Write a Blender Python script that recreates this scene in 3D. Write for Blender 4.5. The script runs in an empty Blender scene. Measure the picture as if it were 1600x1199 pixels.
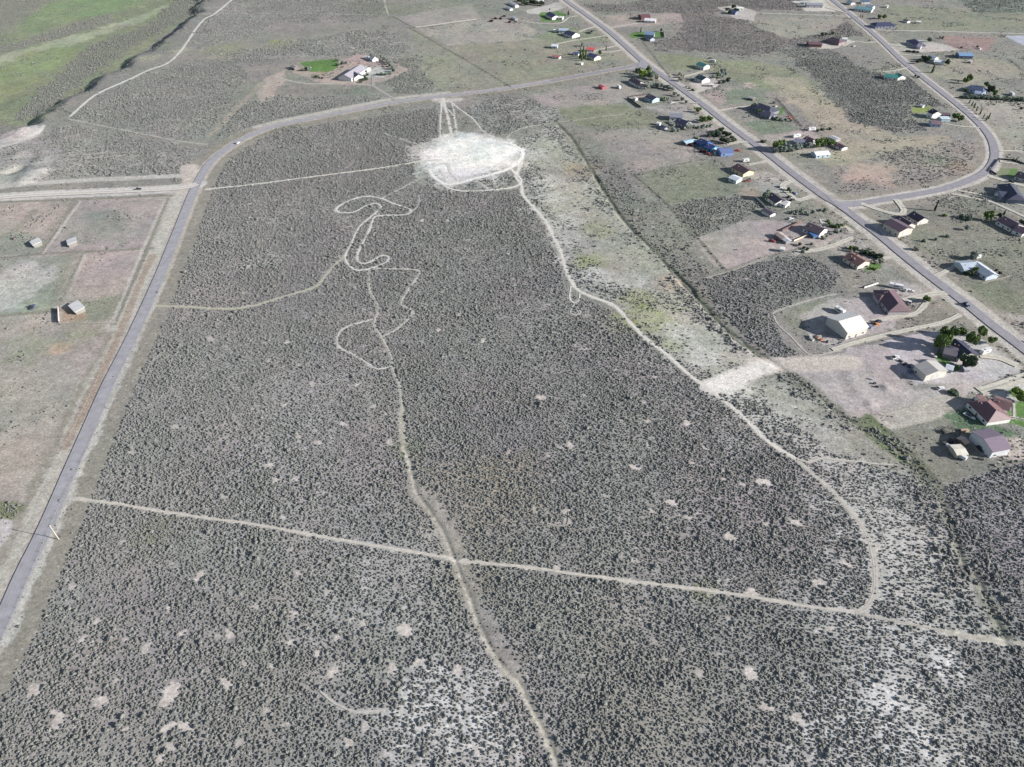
import bpy, bmesh, math, random
import numpy as np
from mathutils import Vector, Matrix

# ------------------------------------------------------------------ camera
S = bpy.context.scene
C = S.collection
CAMH, FPX, PITCH = 270.0, 1110.0, math.radians(40.4)
cam_d = bpy.data.cameras.new("camera")
cam_d.sensor_width = 36.0
cam_d.lens = 36.0 * FPX / 1600.0
cam_d.clip_start = 1.0
cam_d.clip_end = 30000.0
cam = bpy.data.objects.new("camera", cam_d)
cam.location = (0, 0, CAMH)
cam.rotation_euler = (math.pi / 2 - PITCH, 0, 0)
C.objects.link(cam)
S.camera = cam

# ------------------------------------------------------------------ light
SUN_EL, SUN_AZ = math.radians(21.0), math.radians(-13.0)     # azimuth counted from +X
sd = Vector((math.cos(SUN_AZ) * math.cos(SUN_EL), math.sin(SUN_AZ) * math.cos(SUN_EL), math.sin(SUN_EL)))
world = bpy.data.worlds.new("World")
S.world = world
world.use_nodes = True
wn = world.node_tree
sky = wn.nodes.new("ShaderNodeTexSky")
sky.sky_type = 'NISHITA'
sky.sun_disc = False
sky.sun_elevation = SUN_EL
sky.sun_rotation = math.pi / 2 - SUN_AZ
sky.altitude = 1500
sky.dust_density = 1.5
hsv = wn.nodes.new("ShaderNodeHueSaturation"); hsv.inputs["Saturation"].default_value = 0.8
wn.links.new(sky.outputs[0], hsv.inputs["Color"]); wn.links.new(hsv.outputs[0], wn.nodes["Background"].inputs[0])
wn.nodes["Background"].inputs[1].default_value = 0.07
sun_d = bpy.data.lights.new("sun", 'SUN')
sun_d.energy = 5.0
sun_d.angle = math.radians(0.53)
sun_d.color = (1.0, 0.965, 0.93)
sun = bpy.data.objects.new("sun", sun_d)
sun.rotation_euler = sd.to_track_quat('Z', 'Y').to_euler()
C.objects.link(sun)
S.view_settings.view_transform = 'Standard'
S.view_settings.look = 'None'
S.view_settings.gamma = 1.0
S.view_settings.exposure = 1.27

KALB = 0.60      # seen brightness -> base colour of the thing itself

def lin(c, k=None):
    k = KALB if k is None else k
    return tuple(min(0.85, ((v / 255.0) / 12.92 if v < 10 else (((v / 255.0) + 0.055) / 1.055) ** 2.4) * k) for v in c)

# ------------------------------------------------------------------ noise
def _hash(ix, iy, seed):
    h = (ix.astype(np.int64) * 374761393 + iy.astype(np.int64) * 668265263 + seed * 1442695041) & 0x7fffffff
    h = ((h ^ (h >> 13)) * 1274126177) & 0x7fffffff
    return ((h ^ (h >> 16)) & 0xffff) / 65535.0

def vnoise(x, y, s, seed=0):
    x = np.asarray(x, float) / s; y = np.asarray(y, float) / s
    ix = np.floor(x); iy = np.floor(y)
    fx = x - ix; fy = y - iy
    fx = fx * fx * (3 - 2 * fx); fy = fy * fy * (3 - 2 * fy)
    a = _hash(ix, iy, seed); b = _hash(ix + 1, iy, seed); c = _hash(ix, iy + 1, seed); d = _hash(ix + 1, iy + 1, seed)
    return (a + (b - a) * fx) * (1 - fy) + (c + (d - c) * fx) * fy

def fbm(x, y, s, seed=0, o=3):
    v = 0; w = 0
    for k in range(o):
        v = v + vnoise(x, y, s / 2 ** k, seed + 17 * k) / 2 ** k; w += 1 / 2 ** k
    return v / w                                   # 0..1

def sstep(a, b, v):
    t = np.clip((v - a) / (b - a), 0, 1)
    return t * t * (3 - 2 * t)

# ------------------------------------------------------------------ relief
cp, sp_ = math.cos(PITCH), math.sin(PITCH)
def ray(px, py):
    dx = (px - 800) / FPX; dy = (599.5 - py) / FPX
    return dx, cp + dy * sp_, -sp_ + dy * cp
def flat(px, py, z=0.0):
    d = ray(px, py); t = (z - CAMH) / d[2]
    return d[0] * t, d[1] * t

def dist_line(x, y, pts):
    """unsigned distance and side sign to a polyline"""
    best = np.full(np.shape(x), 1e12); sg = np.ones(np.shape(x))
    for (ax, ay), (bx, by) in zip(pts[:-1], pts[1:]):
        ex, ey = bx - ax, by - ay; L = ex * ex + ey * ey + 1e-9
        t = np.clip(((x - ax) * ex + (y - ay) * ey) / L, 0, 1)
        qx = x - ax - t * ex; qy = y - ay - t * ey
        d = qx * qx + qy * qy
        m = d < best
        cr = ex * (y - ay) - ey * (x - ax)
        sg = np.where(m, np.sign(cr), sg); best = np.where(m, d, best)
    return np.sqrt(best), sg

BLUFF = [flat(*p) for p in [(-320, 262), (-120, 238), (0, 222), (40, 205), (72, 190), (100, 165), (128, 146), (150, 138), (172, 118), (208, 104), (232, 84), (262, 66), (290, 44), (318, 20), (330, 2), (345, -30), (350, -60), (380, -110)]]
DITCH = [flat(*p) for p in [(868, 190), (893, 215), (912, 245), (926, 268), (945, 300), (968, 335), (990, 362), (1004, 374), (1030, 400), (1052, 425), (1078, 450), (1090, 465), (1110, 490), (1140, 520), (1175, 548), (1205, 565), (1245, 590), (1310, 645), (1350, 670), (1400, 700), (1440, 740), (1470, 780), (1490, 830), (1505, 880), (1530, 905), (1545, 940), (1565, 985), (1580, 1020)]]
GULLY = [flat(*p) for p in [(632, 700), (640, 718), (645, 745), (652, 770), (670, 795), (690, 825), (705, 860), (713, 880), (722, 905), (735, 935), (745, 965), (760, 1000), (785, 1040), (812, 1066), (830, 1105), (850, 1140), (868, 1185), (880, 1230)]]
MOUND = flat(770, 240)
PITS = [(flat(*p), r, h) for p, r, h in [((14, 268), 7, -2.5), ((30, 262), 6, -2.2), ((50, 270), 9, 2.2), ((68, 268), 6, 2.0), ((38, 282), 8, 2.0), ((28, 242), 8, 1.8), ((64, 251), 7, 1.8), ((18, 205), 16, 3.5), ((42, 208), 12, 3.0), ((1385, 607), 3, 1.0), ((1360, 632), 3, .8), ((1330, 590), 6, .5), ((1345, 615), 5, .4), ((398, 455 - 1000), 4, 1)]]

def relief(x, y):
    x = np.asarray(x, float); y = np.asarray(y, float)
    z = (fbm(x, y, 120, 5, 2) - 0.5) * 1.6
    # bluff down to the valley on the left
    m = (x < 0) & (y > 500)
    if np.any(m):
        xx, yy = x[m] if x.ndim else x, y[m] if y.ndim else y
        d, s = dist_line(xx, yy, BLUFF)
        sd_ = d * s + (fbm(xx, yy, 26, 9) - 0.5) * 24
        drop = -8.5 * sstep(0, 32, sd_) - 2 * sstep(24, 120, sd_)
        if x.ndim: z[m] += drop
        else: z = z + drop
    m = (x > 0) & (x < 320) & (y < 960)
    if np.any(m):
        xx, yy = x[m] if x.ndim else x, y[m] if y.ndim else y
        d, s = dist_line(xx, yy, DITCH)
        dz = -np.where(yy < 330, .45, 1.0) * (0.25 + 1.0 * vnoise(xx, yy, 30, 61)) * np.exp(-((d + 4.5 * (vnoise(xx, yy, 12, 62) - .5)) / 1.5) ** 2) - 0.6 * np.exp(-(d / 30) ** 2)
        if x.ndim: z[m] += dz
        else: z = z + dz
    m = (x > -90) & (x < 40) & (y < 330)
    if np.any(m):
        xx, yy = x[m] if x.ndim else x, y[m] if y.ndim else y
        d, s = dist_line(xx, yy, GULLY)
        dz = -0.35 * np.exp(-(d / 1.2) ** 2) - 0.35 * np.exp(-(d / 20) ** 2)
        if x.ndim: z[m] += dz
        else: z = z + dz
    r2 = ((x - MOUND[0]) / 42) ** 2 + ((y - MOUND[1]) / 60) ** 2
    z = z + 3.0 * np.exp(-r2 * 1.5)
    for (c, r, h) in PITS:
        q = ((x - c[0]) ** 2 + (y - c[1]) ** 2) / r ** 2
        z = z + h * np.exp(-q)
    return z

def hz(x, y):
    return float(relief(np.array([x]), np.array([y]))[0])

def P(px, py, up=0.0):
    """ground point under a pixel (or the point `up` metres above ground on that ray)"""
    z = 0.0
    for _ in range(7):
        x, y = flat(px, py, z + up)
        z = 0.5 * z + 0.5 * hz(x, y)
    x, y = flat(px, py, z + up)
    return Vector((x, y, z + up))

_pc = {}
def W(pts):
    out = []
    for p in pts:
        if p not in _pc:
            v = P(*p); _pc[p] = (v.x, v.y)
        out.append(_pc[p])
    return out

def smooth_line(pts, step=2.5):
    P_ = [Vector((p[0], p[1])) for p in pts]
    P_ = [P_[0] * 2 - P_[1]] + P_ + [P_[-1] * 2 - P_[-2]]
    out = []
    for i in range(1, len(P_) - 2):
        a, b, c, d = P_[i - 1:i + 3]
        n = max(2, int((c - b).length / step))
        for k in range(n):
            t = k / n
            out.append(0.5 * ((2 * b) + (c - a) * t + (2 * a - 5 * b + 4 * c - d) * t * t + (3 * b - a - 3 * c + d) * t ** 3))
    out.append(P_[-2])
    return [(v.x, v.y) for v in out]

# ------------------------------------------------------------------ materials
MATS = {}
def new_mat(name):
    m = bpy.data.materials.new(name); m.use_nodes = True
    nt = m.node_tree; b = nt.nodes["Principled BSDF"]
    return m, nt, b

def mat(name, col, rough=0.8, var=0.12, scale=0.6, metal=0.0, island=0.0, streak=None):
    """plain painted / natural surface with procedural wear"""
    if name in MATS: return MATS[name]
    m, nt, b = new_mat(name)
    N, L = nt.nodes, nt.links
    b.inputs["Roughness"].default_value = rough
    b.inputs["Metallic"].default_value = metal
    tc = N.new("ShaderNodeTexCoord")
    no = N.new("ShaderNodeTexNoise"); no.inputs["Scale"].default_value = scale; no.inputs["Detail"].default_value = 5
    mp = N.new("ShaderNodeMapping")
    if streak: mp.inputs["Scale"].default_value = streak
    L.new(tc.outputs["Object"], mp.inputs[0]); L.new(mp.outputs[0], no.inputs["Vector"])
    mr = N.new("ShaderNodeMapRange"); mr.inputs[3].default_value = 1 - var * 1.6; mr.inputs[4].default_value = 1 + var * 1.6
    mr.inputs[1].default_value = 0.3; mr.inputs[2].default_value = 0.7
    L.new(no.outputs[0], mr.inputs[0])
    fac = mr.outputs[0]
    if island:
        oi = N.new("ShaderNodeObjectInfo")
        m2 = N.new("ShaderNodeMapRange"); m2.inputs[3].default_value = 1 - island; m2.inputs[4].default_value = 1 + island
        L.new(oi.outputs["Random"], m2.inputs[0])
        mu = N.new("ShaderNodeMath"); mu.operation = 'MULTIPLY'
        L.new(fac, mu.inputs[0]); L.new(m2.outputs[0], mu.inputs[1]); fac = mu.outputs[0]
    vm = N.new("ShaderNodeVectorMath"); vm.operation = 'SCALE'
    vm.inputs[0].default_value = col
    L.new(fac, vm.inputs["Scale"]); L.new(vm.outputs[0], b.inputs["Base Color"])
    MATS[name] = m
    return m

def paint(c, kind="wall"):
    nm = kind + "_%d_%d_%d" % tuple(c)
    k = KALB
    if kind == "roof":   return mat(nm, lin(c, k), 0.55, 0.10, 0.5, streak=(1, 1, 0.3))
    if kind == "metal":  return mat(nm, lin(c, k), 0.42, 0.07, 0.4, streak=(0.3, 3, 1))
    if kind == "car":    return mat(nm, lin(c, k), 0.25, 0.03, 1.0)
    return mat(nm, lin(c, k), 0.8, 0.08, 0.5)

GLASS = mat("window_glass", (0.03, 0.04, 0.05), 0.12, 0.2, 0.4)
TYRE = mat("tyre_rubber", (0.02, 0.02, 0.02), 0.9)
BARK = mat("bark", (0.11, 0.09, 0.075), 0.95, 0.25, 2.0)
WOOD = mat("weathered_wood", (0.22, 0.2, 0.18), 0.9, 0.2, 1.0)
POSTM = mat("weathered_post", (0.2, 0.18, 0.16), 0.9, 0.2, 1.0)
ASPH = None

# ground: painted by region, textured by layered noise
def ground_material():
    m, nt, b = new_mat("dry_ground")
    N, L = nt.nodes, nt.links
    b.inputs["Roughness"].default_value = 0.95
    b.inputs["Specular IOR Level"].default_value = 0.15
    at = N.new("ShaderNodeAttribute"); at.attribute_name = "soil"
    geo = N.new("ShaderNodeNewGeometry")
    def noise(sc, det=4, rough=0.6):
        n = N.new("ShaderNodeTexNoise"); n.inputs["Scale"].default_value = sc; n.inputs["Detail"].default_value = det
        n.inputs["Roughness"].default_value = rough
        L.new(geo.outputs["Position"], n.inputs["Vector"]); return n.outputs[0]
    def rng(src, a, bb, lo, hi):
        r = N.new("ShaderNodeMapRange"); r.inputs[1].default_value = a; r.inputs[2].default_value = bb
        r.inputs[3].default_value = lo; r.inputs[4].default_value = hi
        L.new(src, r.inputs[0]); return r.outputs[0]
    def mul(a, c):
        q = N.new("ShaderNodeMath"); q.operation = 'MULTIPLY'; L.new(a, q.inputs[0]); L.new(c, q.inputs[1]); return q.outputs[0]
    f = mul(rng(noise(0.9, 5, 0.7), 0.32, 0.68, 0.68, 1.3), rng(noise(0.16, 4), 0.3, 0.7, 0.86, 1.14))
    f = mul(f, rng(noise(0.02, 3), 0.3, 0.7, 0.93, 1.07))
    f = mul(f, rng(noise(0.38, 3, 0.65), 0.3, 0.7, 0.82, 1.18))
    sc = N.new("ShaderNodeVectorMath"); sc.operation = 'SCALE'
    L.new(at.outputs["Color"], sc.inputs[0]); L.new(f, sc.inputs["Scale"])
    # tufts of darker dry grass where alpha says grass grows
    tn = noise(1.1, 3, 0.75)
    t1 = rng(tn, 0.50, 0.62, 0.0, 1.0)
    tg = mul(t1, at.outputs["Alpha"])
    mx = N.new("ShaderNodeMix"); mx.data_type = 'RGBA'
    L.new(tg, mx.inputs[0]); L.new(sc.outputs[0], mx.inputs[6])
    dk = N.new("ShaderNodeMix"); dk.data_type = 'RGBA'; dk.blend_type = 'MULTIPLY'; dk.inputs[0].default_value = 1
    L.new(sc.outputs[0], dk.inputs[6]); dk.inputs[7].default_value = (0.42, 0.47, 0.39, 1)
    L.new(dk.outputs[2], mx.inputs[7])
    # small pale stones
    vo = N.new("ShaderNodeTexVoronoi"); vo.inputs["Scale"].default_value = 0.22
    L.new(geo.outputs["Position"], vo.inputs["Vector"])
    st = rng(vo.outputs["Distance"], 0.05, 0.16, 0.55, 0.0)
    m2 = N.new("ShaderNodeMix"); m2.data_type = 'RGBA'
    L.new(st, m2.inputs[0]); L.new(mx.outputs[2], m2.inputs[6]); m2.inputs[7].default_value = (0.42, 0.41, 0.39, 1)
    L.new(m2.outputs[2], b.inputs["Base Color"])
    bp = N.new("ShaderNodeBump"); bp.inputs["Strength"].default_value = 0.5; bp.inputs["Distance"].default_value = 0.25
    L.new(noise(0.8, 6, 0.7), bp.inputs["Height"]); L.new(bp.outputs[0], b.inputs["Normal"])
    return m

# ------------------------------------------------------------------ region data (pixel outlines of the photograph -> ground)
SOIL = (160, 155, 152)
GRASS = (154, 152, 144)
# (outline, colour, shrub density or None, tuft strength, edge feather m, edge noise m)
REG = []
def R(col, dens, tuft, pts, feather=4.0, ragged=8.0):
    if dens is not None and dens >= .85 and 4 <= feather <= 6: feather, ragged = 10, 18
    if 2 < col[1] - col[2] < 50:
        g_ = sum(col) / 3; col = tuple(v + (g_ - v) * .12 for v in col)
    REG.append((W([tuple(map(float, p)) for p in pts]), lin(col), dens, tuft, feather, ragged))

# --- sagebrush land
R(SOIL, 1.0, 0.12, [(452,203),(560,186),(682,168),(694,215),(640,232),(655,290),(720,308),(812,304),(848,345),(872,400),(885,455),(950,482),(1010,532),(1105,610),(1180,672),(1250,722),(1330,792),(1362,860),(1368,938),(1600,1006),(1900,1020),(1900,1500),(-500,1500),(-40,1100),(32,960),(112,790),(228,500),(292,340),(326,286),(352,245),(395,218)], 1.5, 2.5)
R(SOIL, 1.0, 0.1, [(235,500),(252,474),(330,486),(400,482),(560,560),(560,700),(150,760)], 10, 10)
R((170,167,161), 0.84, 0.35, [(1125,622),(1190,600),(1250,600),(1320,655),(1395,715),(1462,770),(1500,880),(1570,1005),(1372,945),(1366,860),(1335,792),(1250,722)], 4, 10)
R((160,158,158), 0.9, 0.3, [(1470,762),(1600,722),(1850,690),(1850,1020),(1600,1003),(1568,990),(1510,880)], 2, 4)
R((176,174,166), 0.6, 0.45, [(812,305),(835,322),(868,372),(884,440),(962,478),(1010,528),(1108,606),(1205,566),(1110,492),(1030,402),(940,300),(870,195),(810,215),(822,245)], 4, 8)
R((172,170,158), 0.36, 0.6, [(840,215),(880,225),(935,310),(1000,385),(1060,440),(1010,470),(950,440),(900,360),(850,300),(830,260)], 16, 26)
R((160,158,148), 0.16, 0.7, [(1210,600),(1290,640),(1380,700),(1430,740),(1360,720),(1290,690),(1210,640),(1160,610)], 10, 16)
R((180,180,166), 0.3, 0.5, [(1010,480),(1060,490),(1120,520),(1170,555),(1120,590),(1080,560),(1030,520)], 8, 18)
R((166,166,158), 0.7, 0.4, [(700,168),(722,170),(760,158),(820,150),(872,165),(872,190),(835,198),(800,206),(778,214),(756,202),(738,186),(716,172)], 4, 8)
R(SOIL, 0.95, 0.2, [(690,284),(716,298),(742,300),(780,298),(812,296),(822,318),(760,330),(690,320),(668,296),(668,276)], 2, 3)
R((172,172,165), 0.8, 0.3, [(716,289),(745,283),(772,275),(798,268),(806,282),(798,290),(760,294),(730,296)], 1.5, 3)
# strip east of the ditch
R((150,147,138), 0.5, 0.6, [(905,215),(960,262),(1040,335),(1100,410),(1125,462),(1175,500),(1245,560),(1205,566),(1110,492),(1030,402),(940,300)], 5, 8)
R((152,150,140), 0.9, 0.4, [(1040,318),(1080,308),(1185,300),(1200,318),(1150,345),(1090,368),(1060,345)], 4, 8)
R((150,148,145), 1.0, 0.3, [(1098,438),(1180,410),(1262,398),(1290,412),(1318,432),(1290,455),(1212,484),(1225,535),(1262,562),(1215,562),(1160,520),(1120,475)], 3, 5)
R((150,150,135), 0.25, 0.8, [(1222,495),(1262,475),(1300,470),(1290,490),(1262,500),(1262,520),(1240,525)], 4, 6)
# --- plateau on the left and far middle
R((168,167,158), 0.95, 0.3, [(112,186),(162,150),(232,116),(320,92),(372,98),(388,122),(352,168),(328,205),(300,222),(200,203)], 4, 9)
R((168,166,158), 0.95, 0.3, [(362,4),(600,-50),(604,24),(560,34),(430,36),(408,56),(330,72),(296,66),(322,30)], 6, 10)
R((168,166,158), 0.95, 0.3, [(295,74),(400,78),(440,62),(500,62),(560,46),(610,50),(645,75),(615,95),(540,88),(470,88),(380,100)], 8, 14)
R((168,166,158), 0.95, 0.3, [(352,200),(382,162),(440,152),(590,150),(612,160),(500,178),(400,200),(340,225)], 4, 7)
R((170,168,160), 0.75, 0.4, [(70,205),(120,196),(310,232),(292,272),(150,276),(66,280),(84,250)], 4, 8)
R((172,170,164), 0.5, 0.4, [(-200,295),(-200,240),(70,215),(100,240),(60,280)], 6, 10)
R((165,164,152), 0.85, 0.4, [(600,95),(680,80),(790,130),(700,140),(620,148),(600,120)], 12, 16)
R((160,160,142), 0.25, 0.7, [(640,40),(700,70),(800,132),(700,150),(660,110)], 8, 14)
# --- the valley
R((142,150,120), 0.14, 0.35, [(-400,230),(-100,205),(0,196),(66,186),(95,160),(145,130),(195,104),(250,60),(300,25),(318,-10),(380,-160),(-700,-160)], 8, 10)
R((150,152,132), 0.9, 0.3, [(-300,-100),(80,-60),(72,12),(45,32),(20,48),(0,64),(-300,90)], 5, 12)
R((146,148,130), 0.9, 0.3, [(-200,92),(0,72),(45,62),(110,38),(172,22),(182,34),(120,52),(60,70),(0,84),(-200,110)], 4, 9)
R((138,158,116), 0.04, 0.4, [(40,28),(80,5),(190,-20),(240,-12),(220,10),(120,30),(60,48),(28,48)], 16, 26)
R((172,178,148), 0.03, 0.3, [(-60,104),(0,88),(70,68),(150,46),(220,24),(275,2),(262,14),(225,32),(160,54),(95,78),(0,106),(-60,120)], 12, 20)
R((150,163,118), 0.1, 0.5, [(-20,112),(50,80),(105,72),(122,78),(100,100),(50,115),(20,132),(-20,140)], 14, 28)
R((150,160,118), 0.05, 0.4, [(-60,140),(50,116),(80,120),(40,140),(0,160),(-60,165)], 4, 9)
R((140,143,124), 0.95, 0.3, [(14,182),(60,148),(95,112),(128,82),(170,60),(230,40),(262,8),(300,-20),(340,-60),(352,-40),(310,14),(255,46),(200,78),(150,112),(96,152),(60,180),(30,190)], 4, 9)
# --- fields on the left
R((182,173,164), 0.18, 0.3, [(-300,345),(-300,318),(0,316),(60,312),(272,306),(236,400),(200,505),(165,600),(120,700),(55,800),(0,900),(-160,1150),(-900,1150)], 1.5, 2)
R((180,168,158), 0.0, 0.25, [(-300,322),(0,318),(118,314),(62,396),(0,404),(-300,420)], 2, 3)
R((160,162,148), 0.0, 0.4, [(-100,376),(40,366),(80,380),(60,396),(0,404),(-100,415)], 8, 12)
R((172,164,158), 0.02, 0.35, [(120,314),(268,308),(238,386),(132,393),(66,396)], 1.5, 2)
R((156,158,148), 0.02, 0.6, [(140,330),(200,335),(195,380),(110,385)], 16, 22)
R((160,163,148), 0.03, 0.5, [(-200,425),(0,406),(112,397),(84,486),(0,494),(-200,510)], 2, 3)
R((190,188,180), 0.0, 0.3, [(-40,440),(40,410),(75,420),(60,460),(20,486),(-40,480)], 14, 18)
R((180,169,160), 0.02, 0.25, [(130,397),(234,390),(184,505),(95,505),(94,482)], 1.5, 2)
R((154,156,138), 0.05, 0.5, [(130,470),(200,462),(186,500),(110,505)], 6, 10)
R((184,160,138), 0.0, 0.2, [(96,482),(118,478),(140,492),(132,502),(95,504)], 2, 4)
R((178,167,158), 0.12, 0.3, [(-600,520),(0,500),(184,510),(120,680),(66,770),(0,800),(-300,850)], 5, 8)
R((136,142,108), 0.5, 0.7, [(-80,790),(20,783),(44,790),(30,812),(-80,815)], 2, 5)
R((200,196,190), 0.0, 0.2, [(-100,812),(10,812),(50,828),(30,850),(-100,865)], 2, 4)
# --- far middle and right: dry pasture lots
R((166,160,152), 0.0, 0.15, [(622,26),(736,5),(752,30),(650,43)], 2, 2)
R((170,165,154), 0.02, 0.3, [(652,46),(745,32),(800,28),(860,60),(700,72)], 2, 3)
R((150,150,140), 0.02, 0.4, [(738,6),(790,-10),(830,30),(756,32)], 3, 4)
R((172,164,152), 0.05, 0.5, [(760,100),(820,85),(880,95),(840,112),(800,125)], 10, 14)
R((158,156,138), 0.05, 0.6, [(700,72),(850,62),(900,66),(985,88),(900,112),(806,136)], 8, 12)
R((146,154,128), 0.1, 0.7, [(890,40),(950,56),(965,66),(920,66),(860,66),(830,58)], 6, 8)
R((172,162,155), 0.02, 0.3, [(822,150),(900,136),(968,128),(1010,150),(980,160),(900,170),(850,165)], 8, 10)
R((148,150,126), 0.15, 0.7, [(870,172),(960,162),(1000,170),(1040,190),(990,205),(900,195)], 8, 12)
R((168,160,152), 0.15, 0.5, [(930,210),(1010,200),(1080,215),(1090,240),(1010,268),(975,262)], 10, 16)
R((142,146,128), 0.03, 0.7, [(992,272),(1114,250),(1146,284),(1170,302),(1080,312),(1046,320)], 1.5, 2)
R((150,142,138), 0.95, 0.3, [(905,6),(965,8),(1040,-5),(1120,-30),(1250,-60),(1292,-20),(1300,14),(1180,17),(1128,14),(1118,26),(1210,30),(1322,30),(1346,56),(1300,60),(1235,74),(1180,88),(1120,82),(1030,80),(1022,66),(1060,58),(1070,40),(1062,22),(1002,18),(912,20)], 5, 12)
R((174,160,152), 0.0, 0.2, [(940,24),(1000,22),(1062,21),(1068,34),(1030,40),(960,44)], 3, 3)
R((164,160,148), 0.1, 0.5, [(1170,26),(1322,30),(1300,50),(1230,60),(1180,42)], 8, 12)
R((152,154,128), 0.08, 0.7, [(1020,82),(1100,90),(1160,95),(1240,110),(1290,140),(1260,150),(1180,140),(1110,110),(1050,110)], 8, 14)
R((176,168,148), 0.05, 0.5, [(1190,118),(1250,122),(1300,150),(1345,190),(1400,212),(1480,212),(1500,250),(1440,290),(1320,280),(1250,230),(1290,205),(1240,165)], 8, 12)
R((150,148,142), 1.0, 0.2, [(1262,110),(1216,78),(1262,66),(1306,82),(1335,100),(1375,118),(1430,122),(1472,140),(1490,158),(1480,168),(1430,166),(1420,180),(1440,205),(1400,207),(1340,192),(1300,160)], 4, 8)
R((164,156,146), 0.45, 0.5, [(1300,262),(1380,240),(1470,222),(1540,222),(1545,246),(1510,272),(1430,298),(1330,312)], 8, 12)
R((186,166,152), 0.0, 0.4, [(1330,252),(1400,262),(1395,290),(1320,282)], 10, 14)
R((172,158,152), 0.0, 0.2, [(1102,148),(1140,136),(1170,150),(1130,178)], 3, 4)
R((138,148,130), 0.05, 0.5, [(1130,140),(1200,140),(1200,160),(1130,165)], 8, 10)
R((178,170,164), 0.0, 0.3, [(1010,168),(1080,162),(1105,170),(1160,210),(1110,205),(1040,178)], 4, 6)
R((134,146,124), 0.05, 0.5, [(1160,192),(1215,184),(1250,202),(1190,212)], 3, 4)
R((182,172,162), 0.0, 0.3, [(1190,212),(1265,202),(1295,228),(1300,240),(1215,240)], 4, 6)
R((178,168,162), 0.0, 0.15, [(1088,374),(1160,346),(1200,344),(1250,350),(1320,358),(1290,386),(1210,398),(1132,424),(1108,408)], 2, 3)
R((178,160,146), 0.0, 0.3, [(1150,296),(1180,292),(1192,306),(1168,318)], 6, 8)
R((182,176,168), 0.0, 0.3, [(1170,268),(1240,272),(1260,296),(1215,312),(1180,290)], 8, 10)
R((172,166,158), 0.02, 0.4, [(1330,340),(1420,395),(1400,420),(1340,420),(1300,390)], 6, 10)
R((144,144,130), 0.12, 0.7, [(1420,330),(1520,305),(1600,345),(1750,420),(1750,520),(1600,480),(1540,440),(1490,430),(1420,380)], 5, 8)
R((134,138,118), 0.05, 0.7, [(1470,440),(1560,440),(1640,470),(1620,500),(1540,480)], 8, 12)
R((172,166,160), 0.05, 0.4, [(1545,485),(1640,500),(1700,560),(1600,525)], 8, 10)
R((184,176,170), 0.0, 0.2, [(1252,492),(1298,470),(1360,462),(1392,440),(1482,448),(1500,478),(1450,500),(1380,520),(1300,545),(1262,530)], 4, 5)
R((150,146,134), 0.1, 0.6, [(1400,482),(1490,462),(1510,490),(1480,508),(1400,522)], 3, 5)
R((186,178,173), 0.0, 0.12, [(1205,566),(1290,562),(1330,545),(1400,530),(1410,590),(1430,608),(1512,595),(1560,590),(1505,622),(1362,652),(1318,660),(1290,636),(1262,600)], 3, 4)
R((196,190,190), 0.0, 0.1, [(1385,532),(1455,518),(1500,512),(1590,566),(1590,582),(1500,602),(1430,602),(1398,570)], 3, 4)
R((190,182,170), 0.0, 0.3, [(1340,652),(1490,612),(1522,628),(1512,645),(1392,672)], 2, 3)
R((142,142,130), 0.0, 0.3, [(1388,676),(1512,645),(1560,660),(1600,700),(1600,722),(1474,756),(1410,712)], 1.5, 2)
R((118,132,96), 0.4, 0.5, [(1322,656),(1362,648),(1420,700),(1474,762),(1440,745),(1380,700)], 2, 4)
R((104,128,100), 0.35, 0.6, [(1468,650),(1505,636),(1530,655),(1600,680),(1600,690),(1530,680),(1500,672)], 3, 5)
R((206,202,198), 0.0, 0.1, [(1525,612),(1620,590),(1700,620),(1700,660),(1600,640),(1560,622)], 2, 2)
R((188,180,168), 0.0, 0.3, [(1512,690),(1600,680),(1600,718),(1540,716)], 4, 5)
R((172,168,156), 0.02, 0.5, [(1560,150),(1700,160),(1700,235),(1560,232),(1530,200)], 6, 8)
R((176,170,160), 0.0, 0.5, [(1480,155),(1640,160),(1640,190),(1530,190)], 6, 8)
R((166,160,144), 0.02, 0.4, [(1450,88),(1560,92),(1620,120),(1500,132),(1455,115)], 6, 8)
R((164,142,134), 0.0, 0.3, [(1470,56),(1555,58),(1545,80),(1480,76)], 3, 5)
R((186,186,200), 0.0, 0.0, [(1570,56),(1700,54),(1700,74),(1600,72)], 2, 2)
R((150,152,132), 0.1, 0.6, [(1380,8),(1700,20),(1700,50),(1370,46)], 6, 10)
R((140,148,134), 0.7, 0.4, [(1480,-20),(1800,-20),(1800,22),(1520,20)], 8, 10)
R((196,190,180), 0.0, 0.1, [(1388,70),(1440,62),(1480,70),(1500,78),(1450,82),(1400,80)], 2, 3)
R((206,202,190), 0.0, 0.1, [(1238,2),(1300,-2),(1318,18),(1260,18)], 2, 3)
R((196,190,180), 0.0, 0.1, [(1120,12),(1150,8),(1182,18),(1178,32),(1150,30)], 2, 3)
R((196,190,178), 0.0, 0.1, [(1280,70),(1320,60),(1335,66),(1300,77),(1265,76)], 2, 3)
R((200,192,184), 0.0, 0.1, [(1074,132),(1100,118),(1128,126),(1120,136),(1090,146)], 2, 3)
R((194,190,184), 0.0, 0.1, [(822,16),(880,2),(885,12),(850,22),(826,22)], 2, 3)
R((184,166,156), 0.0, 0.2, [(452,112),(480,100),(520,100),(560,85),(600,92),(640,110),(600,128),(560,134),(500,130)], 4, 6)
R((190,172,162), 0.0, 0.2, [(420,118),(450,108),(440,135),(410,160),(400,150)], 5, 8)
R((200,196,190), 0.0, 0.1, [(560,118),(590,104),(616,112),(600,122),(580,122)], 2, 3)
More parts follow.
